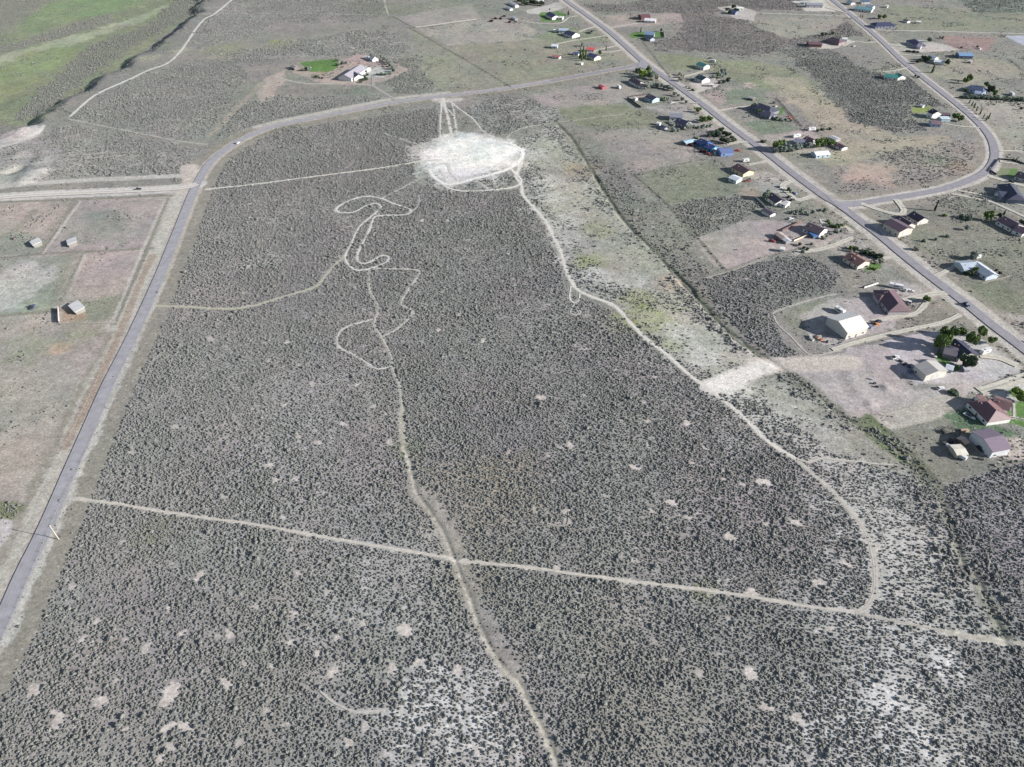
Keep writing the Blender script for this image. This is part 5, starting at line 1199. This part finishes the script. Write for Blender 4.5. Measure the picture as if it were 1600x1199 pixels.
tr(996, 117, 7, 6, 'dark', 'round', "dark tree at the left of the lime green corner trees")
tr(1004, 122, 8, 9, 'lime', 'round', "large lime green tree at the road corner")
tr(1010, 121, 8, 8, 'lime', 'round', "lime green tree at the road corner, right of the largest one")
tr(1016, 123, 7, 8, 'grey', 'round', "grey green tree right of the lime corner trees, lower one")
tr(1013, 114, 7, 8, 'green', 'round', "green tree nearest the road bend at the corner")
tr(1021, 120, 6, 7, 'grey', 'round', "grey green tree right of the lime corner trees, upper one")
tr(1026, 126, 6, 6, 'pale', 'round', "bare pale tree at the right of the corner tree group")
row([(1018, 137), (1024, 137), (1031, 138), (1038, 139), (1044, 140), (1050, 142), (1012, 139)], 4.5, 6.5, 'silver', 'round', "pale silver tree in the row between the two corner houses", "tree", "silver tree row between the corner houses")
row([(1038, 156), (1043, 158), (1054, 150), (1060, 152), (1066, 158), (1072, 162)], 3.5, 4, 'silver', 'round', "small silver tree on the verge near the pale blue house", "tree", "small silver trees on the verge")
tr(1034, 158, 4, 5, 'green', 'round', "green tree right in front of the pale blue house")
tr(1120, 126, 10, 4, 'green', 'poplar', "tall green poplar right of the dark green roofed house")
row([(1114, 123), (1127, 122), (1129, 116), (1132, 119)], 5, 6, 'silver', 'round', "grey bare tree near the tall poplar", "tree", "grey trees around the tall poplar")
row([(1124, 131), (1131, 130), (1138, 127)], 3.5, 5, 'dark', 'bush', "dark shrub right of the tall poplar", "shrub", "dark shrubs right of the tall poplar")
row([(1062, 118), (1066, 122), (1064, 127)], 4, 6, 'pale', 'round', "bare pale tree between the main road and the dark green roofed house", "tree", "bare pale trees by the road drive")
row([(1072, 137), (1077, 139), (1082, 142)], 1.6, 3.5, 'dark', 'bush', "low dark shrub on the drive island by the main road", "shrub", "shrubs on the drive island")
tr(1001, 51, 6, 3, 'dark', 'poplar', "slim dark tree on the green lawn left of the blue grey house")
tr(1033, 50, 4, 3.5, 'dark', 'round', "dark tree right behind the blue grey house")
tr(888, 24, 5.5, 5, 'dark', 'poplar', "cone shaped dark tree at the right end of the lawn of the slate roofed house")
tr(859, 17, 3, 3, 'dark', 'small', "small dark tree behind the slate roofed lawn house")
tr(925, 52, 4, 5, 'grey', 'round', "grey tree beside the dark pickup on the pale gravel")
for x, y, h, lab in [(906, 92, 12, "tall green poplar, left of the cluster in front of the white navy roofed house"), (911, 90, 13, "tallest green poplar in the middle of the cluster"), (915, 93, 11, "tall green poplar, right of the cluster, nearest the white house"), (909, 95, 9, "shorter green poplar at the foot of the cluster")]:
    tr(x, y, h, 4.5, 'green', 'poplar', lab)
tr(910, 73, 5, 5, 'silver', 'round', "pale tree left of the bright red roof")
tr(937, 86, 5, 5, 'dark', 'round', "dark tree right of the white navy roofed house")
tr(947, 79, 5, 3, 'dark', 'poplar', "slim dark tree between the forked drives")
# far farm thicket
row([(812, 4), (818, 7), (824, 3), (830, 6), (836, 8), (842, 5), (818, 0), (828, -1), (838, 1), (846, 9), (822, 9)], 6, 9, 'dark', 'round', "dark blue green tree in the dense farm clump at the top", "tree", "dense dark farm trees")
row([(788, 38 - 12), (775, 30), (768, 34), (783, 30), (797, 36), (806, 35)], 2.2, 6, 'wine', 'bush', "rust brown brush heap by the open grey shed", "shrub", "rust brown brush heaps")
# navy house on oval yard
row([(1136, 18), (1146, 14), (1150, 21), (1140, 22)], 5.5, 7, 'dark', 'round', "dark round tree hugging the navy house on the oval yard", "tree", "trees hugging the navy house")
# top right trees
tr(1373, 30, 6, 7, 'green', 'round', "green tree behind the wide navy roofed house, left one")
tr(1381, 30, 5.5, 7, 'green', 'round', "green tree behind the wide navy roofed house, right one")
row([(1344, 27), (1347, 28)], 4, 2.5, 'dark', 'poplar', "slim dark tree beside the upper road near the wide navy house", "tree", "two slim trees by the upper road")
row([(1290, 56), (1300, 55), (1284, 57)], 4, 4, 'dark', 'round', "small dark tree behind the maroon roofed house", "tree", "trees behind the maroon roofed house")
tr(1451, 66, 5, 6, 'grey', 'round', "grey green tree right of the mauve roofed house on the gravel")
row([(1417, 81), (1422, 82), (1428, 82), (1434, 83)], 2.2, 5, 'dark', 'bush', "clipped dark hedge shrub between the two gravel drives", "shrub", "hedge between the gravel drives")
row([(1437, 97), (1442, 94), (1447, 97), (1433, 100), (1451, 96)], 5, 6, 'dark', 'round', "dark tree left of the white house with the pale roof", "tree", "dark trees left of the pale roofed house")
tr(1479, 102, 6, 7, 'dark', 'round', "dark tree at the right end of the white house with the pale roof")
tr(1456, 114, 8, 5, 'dark', 'poplar', "dark upright tree below the white house with the pale roof")
row([(1468, 60), (1472, 61)], 3, 3, 'dark', 'bush', "dark shrub near the red brown dirt", "shrub", "shrubs by the red brown dirt")
tr(1513, 127, 7, 7, 'green', 'round', "green tree above left of the slate roofed pale blue house, right of two")
tr(1507, 131, 6, 6, 'green', 'round', "green tree above left of the slate roofed pale blue house, left of two")
tr(1546, 146, 8, 8, 'dark', 'round', "large dark tree right of the slate roofed pale blue house")
tr(1553, 150, 6, 6, 'green', 'round', "smaller green tree right of the large dark tree")
tr(1540, 136, 5, 6, 'dark', 'round', "dark tree behind the slate roofed pale blue house")
tr(1508, 143, 3, 4, 'green', 'bush', "green shrub left of the slate roofed pale blue house", "shrub")
row([(1503 + i * 7.6, 153.5 + i * .35) for i in range(14)], 3.4, 7, 'grey', 'round', "grey green tree of the straight hedge row below the pale blue house", "tree", "straight hedge row")
row([(1514, 162), (1518, 166), (1521, 170), (1525, 174), (1531, 179), (1536, 185), (1540, 189), (1544, 186)], 5, 2.6, 'green', 'poplar', "young slim tree in the line right of the upper road", "tree", "young trees right of the upper road")
row([(1590, 166), (1594, 172), (1588, 160)], 3.5, 3.5, 'dark', 'small', "young dark tree in the pasture at the right edge", "tree", "young trees at the right edge")
tr(1491, 187, 6, 7, 'green', 'round', "green tree right of the flat white roofed shed, left of two")
tr(1498, 190, 6, 7, 'green', 'round', "green tree right of the flat white roofed shed, right of two")
row([(1430, 120), (1434, 122)], 2.5, 4, 'dark', 'bush', "dark shrub by the upper road near the green metal roofed house", "shrub", "shrubs by the upper road")
# ranch estate
for i, (x, y) in enumerate([(597, 92), (601, 95), (605, 98), (608, 101), (611, 105), (614, 109), (616, 113)]):
    tr(x, y, 4.5, 6, 'silver', 'round', "blue silver tree in the curved ranch windbreak, %s from top" % ORD[i], "tree", "curved windbreak at the ranch")
row([(590, 118), (596, 118), (603, 118), (609, 117)], 3, 5, 'grey', 'round', "low tree along the lower edge of the ranch car park", "tree", "low trees at the ranch car park")
row([(561, 124), (567, 126), (573, 125), (564, 129), (570, 122), (575, 118), (572, 113)], 2.6, 5, 'dark', 'bush', "dark garden shrub in front of the ranch house", "shrub", "garden shrubs at the ranch house")
row([(475, 111), (480, 110), (484, 111)], 4, 5, 'silver', 'round', "silver tree at the left end of the ranch lawn", "tree", "silver trees at the ranch lawn")
row([(527, 96), (529, 103), (536, 101), (541, 100)], 3, 5, 'grey', 'round', "grey tree at the right end of the ranch lawn", "tree", "grey trees at the ranch lawn")
row([(498, 122), (503, 123), (494, 121)], 1.8, 4, 'dark', 'bush', "dark shrub left of the ranch house terrace", "shrub", "shrubs left of the ranch terrace")

# ------------------------------------------------------------------ utility poles
def pole(px, py, h, label, rz=0.0):
    p = P(px, py); r = empty("utility_pole", (p.x, p.y, p.z), rz, label, "utility pole")
    bm = bmesh.new(); cyl(bm, (0, 0, -.5), (0, 0, h), .19, .13, 10); bm_obj("shaft", bm, mat("pole_wood", (0.42, 0.37, 0.31), .9, .15, 1), r)
    bm = bmesh.new(); bx(bm, (0, .16, h - .5), (2.6, .12, .14)); bm_obj("crossarm", bm, mat("pole_wood", (0.42, 0.37, 0.31)), r)
    for s in (-1.15, -.4, 1.15):
        bm = bmesh.new(); cyl(bm, (s, .16, h - .42), (s, .16, h - .15), .06, .04, 6); bm_obj("insulator", bm, paint((210, 210, 210), "wall"), r)
pole(92, 843, 10.4, "wooden utility pole with crossarm beside the west road at the lower left")
pole(1541, 276, 9, "wooden utility pole casting a shadow over the bend of the upper road")

# ------------------------------------------------------------------ fences
def fence(pts, label, post_h=1.25, gap=5.0, kind="wire", col=None, pw=.14, name=None):
    line = W([tuple(map(float, p)) for p in pts])
    x0, y0 = line[0]; r = empty(name or ("wire_fence" if kind == "wire" else "board_fence"), (x0, y0, hz(x0, y0)), 0, label, "fence")
    o0 = Vector((x0, y0, hz(x0, y0)))
    m = POSTM if col is None else paint(col, "wall")
    pb = bmesh.new(); bx(pb, (0, 0, post_h / 2 - .1), (pw, pw, post_h + .2)); pm = bpy.data.meshes.new("post"); pb.to_mesh(pm); pb.free(); pm.materials.append(m)
    tot = sum((Vector(b) - Vector(a)).length for a, b in zip(line[:-1], line[1:]))
    gap = max(gap, tot / 95)
    wb = bmesh.new()
    first = True
    for a, b in zip(line[:-1], line[1:]):
        a, b = Vector(a), Vector(b); L = (b - a).length; n = max(1, round(L / gap)); prev = None
        for k in range(n + 1):
            q = a.lerp(b, k / n); z = hz(q.x, q.y); cur = Vector((q.x, q.y, z)) - o0
            if k or first:
                o = bpy.data.objects.new("post", pm); C.objects.link(o); o.parent = r; o.location = cur
                first = False
            if prev is not None:
                if kind == "wire":
                    for zz in (.45, .8, post_h - .08): cyl(wb, prev + Vector((0, 0, zz)), cur + Vector((0, 0, zz)), .012, n=3)
                elif kind == "rail":
                    d = cur - prev; an = math.atan2(d.y, d.x)
                    for zz in (.4, .8, post_h - .1): bx(wb, (prev + cur) / 2 + Vector((0, 0, zz)), (d.length, .05, .14), an)
                else:
                    d = cur - prev; an = math.atan2(d.y, d.x); bx(wb, (prev + cur) / 2 + Vector((0, 0, post_h / 2)), (d.length - .02, .05, post_h - .1), an)
            prev = cur
    bm_obj("wire" if kind == "wire" else "rail" if kind == "rail" else "panel", wb, mat("fence_wire", (.25, .25, .25), .5) if kind == "wire" else m, r)

fence([(272, 309), (236, 392), (184, 508)], "wire fence on dark posts between the west road and the square pastures")
fence([(180, 520), (150, 600), (100, 700), (66, 762), (40, 800)], "wire fence along the west road below the corner pen")
fence([(246, 486), (180, 620), (122, 735), (90, 800), (46, 905), (5, 1000)], "long wire fence on the sagebrush side of the west road")
fence([(0, 316), (120, 312), (268, 306)], "wire fence along the pale dirt road, top side of the square pastures")
fence([(118, 314), (62, 396)], "wire fence slanting between the two upper pastures")
fence([(0, 404), (62, 396), (130, 393), (234, 388)], "wire fence crossing between the upper and lower pastures")
fence([(132, 396), (94, 482)], "wire fence left of the pink lower pasture")
fence([(92, 483), (93, 505)], "tall board windbreak fence at the left side of the corner pen", 2.4, 3, "board", (196, 186, 180), .2)
fence([(93, 507), (140, 507), (184, 506)], "rail fence along the bottom of the corner pen", 1.5, 3, "rail", (190, 180, 170))
fence([(640, 44), (700, 78), (800, 137)], "wire fence running down to the west road from the far pastures", 1.3, 6)
fence([(650, 44), (745, 31)], "pale rail fence between the two far pink pastures", 1.4, 5, "rail", (214, 210, 200))
fence([(617, 26), (632, 35), (650, 45)], "white rail fence at the left corner of the far pastures", 1.6, 4, "rail", (226, 222, 214))
fence([(980, 154), (1001, 169)], "tall dark board fence left of the pale blue house", 2.0, 2.5, "board", (66, 62, 62))
fence([(985, 152), (1016, 148)], "shorter dark board fence above the fenced yard of the pale blue house", 1.8, 2.5, "board", (90, 84, 82))
fence([(992, 274), (1112, 250), (1146, 286)], "wire fence around the green pasture left of the tan house", 1.3, 5)
fence([(992, 274), (1045, 322), (1135, 424)], "wire fence running down east of the ditch to the bare pink lot", 1.3, 6)
fence([(1135, 424), (1210, 398), (1270, 385)], "wire fence along the lower edge of the bare pink lot", 1.3, 5)
fence([(1213, 154), (1252, 198)], "dark rail fence at the back of the slate mansion's lot", 1.5, 4, "rail", (100, 92, 88))
fence([(1181, 310), (1196, 326)], "white board fence between the big grey green tree and the narrow shed", 1.8, 2.5, "board", (226, 224, 214))
fence([(1222, 362), (1252, 348)], "brown board fence left of the brown roofed blue deck house", 2.0, 2.5, "board", (120, 92, 84))
fence([(1240, 378), (1262, 369)], "cream board fence below the blue deck house yard", 1.6, 2.5, "board", (220, 208, 186))
fence([(1490, 430), (1534, 444), (1577, 433), (1540, 408)], "cream rail fence around the square yard of the silver roofed house", 1.4, 3, "rail", (196, 182, 164))
fence([(1350, 451), (1372, 444)], "white board fence left of the brown hipped house", 1.6, 3, "board", (232, 230, 224))
fence([(1390, 674), (1470, 757), (1600, 722)], "wire fence along the bottom of the grey green field", 1.3, 5)
fence([(1360, 651), (1512, 618)], "wire fence between the dirt yard and the pale strip", 1.3, 5)
fence([(1472, 672), (1478, 676), (1498, 684), (1500, 674), (1480, 668), (1472, 672)], "small dark rail corral in the junk yard", 1.5, 2.5, "rail", (70, 66, 70))
fence([(1560, 250), (1546, 268), (1556, 274)], "dark board fence between the upper road bend and the green lawn", 1.8, 2.5, "board", (70, 66, 84))
fence([(1558, 250), (1584, 252), (1600, 258)], "dark board fence above the green lawn at the right edge", 1.8, 2.5, "board", (80, 76, 90))
fence([(1374, 116), (1382, 125), (1408, 125)], "red brown rail fence below the green metal roofed house", 1.5, 3, "rail", (176, 112, 96))
fence([(1450, 82), (1560, 88), (1600, 112)], "wire fence along the upper right pastures", 1.3, 6)
fence([(1036, 50), (1038, 60), (1000, 61)], "dark board fence around the right lawn of the blue grey house", 1.8, 2.5, "board", (92, 96, 104))
fence([(1568, 855), (1600, 857)], "thin wire fence at the right edge in the sagebrush, upper part", 1.3, 4)
fence([(1574, 870), (1590, 925), (1606, 990)], "thin wire fence running down the sagebrush at the right edge", 1.3, 4)

# ------------------------------------------------------------------ yard clutter: crates, piles and scrap, each its own thing
rg = random.Random(12)
def clutter(px, py, s, col, label, name="storage_box", cat="box", rz=None):
    p = P(px, py); r = empty(name, (p.x, p.y, p.z), rg.uniform(0, 3.1) if rz is None else rz, label, cat)
    bm = bmesh.new(); vs = bx(bm, (0, 0, s[2] / 2), s); bmesh.ops.bevel(bm, geom=bm.edges[:], offset=.08, segments=1)
    bm_obj("body", bm, paint(col, "wall"), r)
    bm = bmesh.new(); bx(bm, (0, 0, s[2] + .05), (s[0] * 1.06, s[1] * 1.06, .12)); bm_obj("lid", bm, paint(tuple(int(v * .85) for v in col), "wall"), r)
for a in [(1266, 527, (2.4, 1.4, 1.1), WH, "white box in the scrap heap, furthest left of the pole barn yard"), (1268, 531, (3, 1.6, 1.0), (210, 206, 200), "white long crate below the leftmost box of the pole barn yard"),
          (1276, 529, (1.6, 1.6, 1.2), (150, 110, 84), "brown crate in the middle of the pole barn scrap"), (1283, 532, (2, 1.2, 1), (190, 120, 90), "orange brown crate at the right end of the pole barn scrap"),
          (1280, 527, (2.6, 1.6, .9), (206, 200, 196), "pale crate above the orange brown one in the pole barn scrap"), (1292, 535, (1.6, 1.2, 1), (70, 68, 70), "dark crate near the shrubs below the pole barn scrap"),
          (1337, 519, (2, 1.2, 1.1), (210, 208, 204), "pale box against the sunlit wall of the pole barn, left one"), (1342, 517, (2, 1.4, 1.3), (150, 100, 80), "rusty box against the sunlit wall of the pole barn"),
          (1352, 515, (2.4, 1.8, 1.4), (84, 76, 74), "dark box at the right corner of the pole barn"), (1360, 512, (3, 2, 1.4), (140, 160, 190), "blue grey crate right of the pole barn"),
          (1364, 507, (2, 2, 1.4), (70, 62, 60), "black crate between the dark car and blue grey crate"), (1407, 565, (2.4, 1, .8), (70, 72, 80), "dark crate at the shaded left of the cream workshop, top one"),
          (1413, 570, (3, 1.4, 1), (60, 62, 76), "dark long crate in the shadow left of the cream workshop"), (1420, 574, (2.2, 1.6, 1.2), (90, 96, 116), "grey crate touching the shadow's middle by the cream workshop"),
          (1422, 582, (3, 2, 1.2), (110, 120, 146), "blue grey cart in the shadow left of the cream workshop"), (1361, 593, (1.4, 1, .8), WH, "small white box alone on the dirt yard"), (1366, 600, (1.6, 1, .8), (60, 58, 60), "dark box below the small white one on the dirt yard"),
          (1370, 605, (1.8, 1, .7), (64, 62, 64), "lowest dark box on the dirt yard"), (1475, 694, (1.8, 1.2, 1.1), (90, 90, 92), "grey box at the left tip of the junk yard"), (1481, 698, (2.6, 1.4, 1.2), (200, 204, 210), "pale box near the left tip of the junk yard"),
          (1484, 690, (2.4, 1.6, 1.2), (70, 64, 66), "dark box in the upper row of the junk yard"), (1491, 693, (2.6, 1.8, 1.3), (86, 74, 72), "dark brown box in the middle of the junk yard"), (1497, 688, (2, 1.6, 1.2), (60, 56, 60), "black box below the corral in the junk yard"),
          (1507, 674, (4.2, 1.8, .9), (228, 196, 168), "tan flat trailer deck in the green weeds above the junk yard"), (1473, 676, (.8, 3, 1.2), (70, 66, 66), "thin dark rack left of the corral"),
          (1532, 718, (2.4, 1.4, .9), (96, 92, 92), "dark box in front of the mauve roofed workshop"), (1228, 378, (2, 2, 1.2), (190, 100, 92), "red box at the lower end of the tan shed row"), (1212, 376, (1.6, 1.2, .9), (96, 70, 64), "small brown box in the bare lot near the red pickup"),
          (1152, 391, (1.2, 1.2, .9), (200, 176, 168), "small pale rock pile in the bare pink lot"), (1237, 371, (1.8, 1.4, .9), (220, 214, 206), "pale box right of the shed row"), (1245, 385, (1.6, 1.2, .8), (60, 58, 58), "dark box below the cream board fence"),
          (1104, 236, (2, 1.4, 1), (214, 96, 80), "red box in the cluttered yard of the bright blue house"), (1096, 232, (2.6, 1.8, 1), (220, 216, 212), "white box in the cluttered yard of the bright blue house"), (1100, 234, (2, 1.6, 1), (206, 200, 196), "grey white box right beside the white one in the blue house yard"),
          (1235, 186, (2.6, 1.6, 1.2), (214, 120, 84), "orange box at the right end of the shrub line below the slate mansion"), (1233, 183, (2, 1.4, 1.2), (180, 70, 62), "red box above the orange one"), (1224, 190, (2, 1.4, 1), (206, 202, 198), "pale box on the shrub line below the slate mansion"),
          (1209, 162, (2.6, 2, 1.6), (60, 58, 72), "dark crate right behind the slate mansion"), (1212, 167, (3, 1.6, 1), (196, 192, 188), "pale crate right behind the slate mansion"), (23, 374, (2, 2, 1.1), (120, 112, 104), "round bale feeder left of the left shelter"),
          (118, 485, (4, 2.4, .7), (176, 176, 178), "grey stock trough below the corner pen shelter"), (1527, 74, (3.5, 2.2, 1.8), (90, 60, 56), "dark red trailer on the red brown dirt"), (1530, 77, (4, 2, 1.6), WH, "white trailer box beside the dark red trailer"),
          (1320, 232, (3, 2, 1.5), (200, 196, 190), "white box trailer below the maroon roofed white shed"), (1283, 203, (1.8, 1.8, 1.5), (70, 66, 66), "dark box right of the upper camper in the silver tree yard"), (1502, 75, (2, 2, 1.4), (70, 60, 60), "dark box left of the dark red trailer")]:
    clutter(*a)
# fallen car port logs etc: small dirt heaps by the pits
for px, py, s, lab in [(105, 545, 0, "x")]: pass

# ------------------------------------------------------------------ sagebrush
def bush_mesh(seed, m):
    rg = np.random.RandomState(seed)
    bm = bmesh.new()
    for k in range(4 + seed % 3):
        a = rg.uniform(0, 6.28); rr = rg.uniform(0, .42) if k else 0
        r = bmesh.ops.create_icosphere(bm, subdivisions=1 if k else 2, radius=rg.uniform(.28, .42) if k else .5)
        T_ = Matrix.Translation((math.cos(a) * rr, math.sin(a) * rr, rg.uniform(.28, .5))) @ Matrix.Diagonal((1, 1, rg.uniform(.75, 1.05), 1))
        for v in r["verts"]: v.co *= rg.uniform(.72, 1.28)
        bmesh.ops.transform(bm, matrix=T_, verts=r["verts"])
    for v in bm.verts: v.co.z = max(v.co.z, -.05)
    me = bpy.data.meshes.new("sagebrush"); bm.to_mesh(me); bm.free(); me.materials.append(m); return me

SAGE = mat("sagebrush_leaves", lin((127, 128, 122), KALB), 0.9, 0.22, 2.2, island=.22)
def scatter():
    xs, ys = [], []
    rg = np.random.RandomState(7)
    y = 98.0
    while y < 1500:
        s = .93 + 0.40 * min(1, max(0, (y - 250) / 700)) + (0.4 if y > 950 else 0)
        hwid = (185 + (y - 105) * 0.549) * 1.08
        n = int(2 * hwid / s)
        x = -hwid + (np.arange(n) + rg.uniform(0, 1, n)) * s
        xs.append(x); ys.append(y + rg.uniform(-.5, .5, n) * s)
        y += s
    x = np.concatenate(xs); y = np.concatenate(ys)
    _, tf, d = paint_ground(x, y)
    d = np.where((tf > .18) & (d < .85), np.maximum(d, .10 + .34 * sstep(.35, .7, fbm(x, y, 18, 131, 3))), d)
    cl = fbm(x, y, 9, 91, 2); c2 = fbm(x, y, 45, 92, 2)
    pr = d * np.where(d > .8, 0.86 + .5 * (cl - .5), d * .55 + .07 * (tf > .3) + d * 1.1 * sstep(.3, .75, cl * .75 + .25 * c2)) * (0.92 + .35 * (c2 - .5))
    k = rg.uniform(0, 1, len(x)) < pr
    x, y, d = x[k], y[k], d[k]
    z = relief(x, y)
    far = np.clip((y - 250) / 700, 0, 1)
    c3 = fbm(x, y, 30, 95, 2)
    sz = rg.lognormal(0, .32, len(x)) * (.66 + .21 * far) * (0.78 + .44 * c3)
    sz = np.where(d < .42, sz * np.where(rg.uniform(0, 1, len(x)) < .25, .85, .52), sz)
    sz = np.clip(sz, .28, 2.2)
    # big shrubs lining the ditch
    dd, _ = dist_line(x, y, DITCH); near = (dd < 12) & (rg.uniform(0, 1, len(x)) < .3); sz = np.where(near & (x > 20), sz * 1.5, sz)
    return x, y, z, sz, rg.uniform(0, 6.28, len(x)), rg.randint(0, 6, len(x)), rg.uniform(.6, .88, len(x))
X, Y, Z, SZ, ROT, IDX, SH = scatter()
print("bushes", len(X))
# the 300 that show largest become objects of their own
dx = X; dyy = Y; dep = Y * cp + (CAMH - Z) * sp_
u = dx / dep * FPX + 800; v = 599.5 - ((Y * sp_ - (CAMH - Z) * cp) / dep) * FPX
vis = (u > 4) & (u < 1596) & (v > 4) & (v < 1194)
score = np.where(vis, SZ / dep, -1)
order = np.argsort(-score)[:300]
meshes = [bush_mesh(s, SAGE) for s in range(6)]
protos = [None] * 6
for i in order:
    o = bpy.data.objects.new("sagebrush", meshes[IDX[i]]); C.objects.link(o)
    o.location = (X[i], Y[i], Z[i] - .05); o.rotation_euler = (0, 0, ROT[i]); o.scale = (SZ[i], SZ[i], SZ[i] * SH[i])
    tag(o, "one of the largest grey green sagebrush bushes in the nearest scrub", "sagebrush", "largest sagebrush bushes in the foreground")
    protos[IDX[i]] = protos[IDX[i]] or o
keep = np.ones(len(X), bool); keep[order] = False
X, Y, Z, SZ, ROT, IDX, SH = [a[keep] for a in (X, Y, Z, SZ, ROT, IDX, SH)]
me = bpy.data.meshes.new("sagebrush_scrub"); me.vertices.add(len(X))
me.vertices.foreach_set("co", np.stack([X, Y, Z - .05], 1).astype(np.float32).ravel())
def fattr(name, arr, typ='FLOAT'):
    a = me.attributes.new(name, typ, 'POINT')
    a.data.foreach_set("vector" if typ == 'FLOAT_VECTOR' else "value", arr.ravel())
fattr("rot", np.stack([ROT * 0, ROT * 0, ROT], 1).astype(np.float32), 'FLOAT_VECTOR')
fattr("scl", np.stack([SZ, SZ, SZ * SH], 1).astype(np.float32), 'FLOAT_VECTOR')
fattr("pick", IDX.astype(np.int32), 'INT')
me.update()
scrub = link("sagebrush_scrub", me, None, SAGE)
scrub["kind"] = "stuff"; tag(scrub, "grey green sagebrush scrub covering the open land", "sagebrush")
ng = bpy.data.node_groups.new("scrub", 'GeometryNodeTree')
ng.interface.new_socket("Geometry", in_out='INPUT', socket_type='NodeSocketGeometry')
ng.interface.new_socket("Geometry", in_out='OUTPUT', socket_type='NodeSocketGeometry')
N, L = ng.nodes, ng.links
gi = N.new("NodeGroupInput"); go = N.new("NodeGroupOutput")
mp = N.new("GeometryNodeMeshToPoints"); L.new(gi.outputs[0], mp.inputs[0])
iop = N.new("GeometryNodeInstanceOnPoints"); L.new(mp.outputs[0], iop.inputs["Points"])
g2i = N.new("GeometryNodeGeometryToInstance")
for o in protos:
    oi = N.new("GeometryNodeObjectInfo"); oi.transform_space = 'ORIGINAL'; oi.inputs["Object"].default_value = o
    L.new(oi.outputs["Geometry"], g2i.inputs[0])
L.new(g2i.outputs[0], iop.inputs["Instance"]); iop.inputs["Pick Instance"].default_value = True
def na(name, typ):
    a = N.new("GeometryNodeInputNamedAttribute"); a.data_type = typ; a.inputs[0].default_value = name
    return [s for s in a.outputs if s.enabled and s.name == "Attribute"][0]
L.new(na("pick", 'INT'), iop.inputs["Instance Index"])
e2r = N.new("FunctionNodeEulerToRotation"); L.new(na("rot", 'FLOAT_VECTOR'), e2r.inputs[0]); L.new(e2r.outputs[0], iop.inputs["Rotation"])
L.new(na("scl", 'FLOAT_VECTOR'), iop.inputs["Scale"])
L.new(iop.outputs[0], go.inputs[0])
md = scrub.modifiers.new("scrub", 'NODES'); md.node_group = ng
print("objects", len(S.objects))
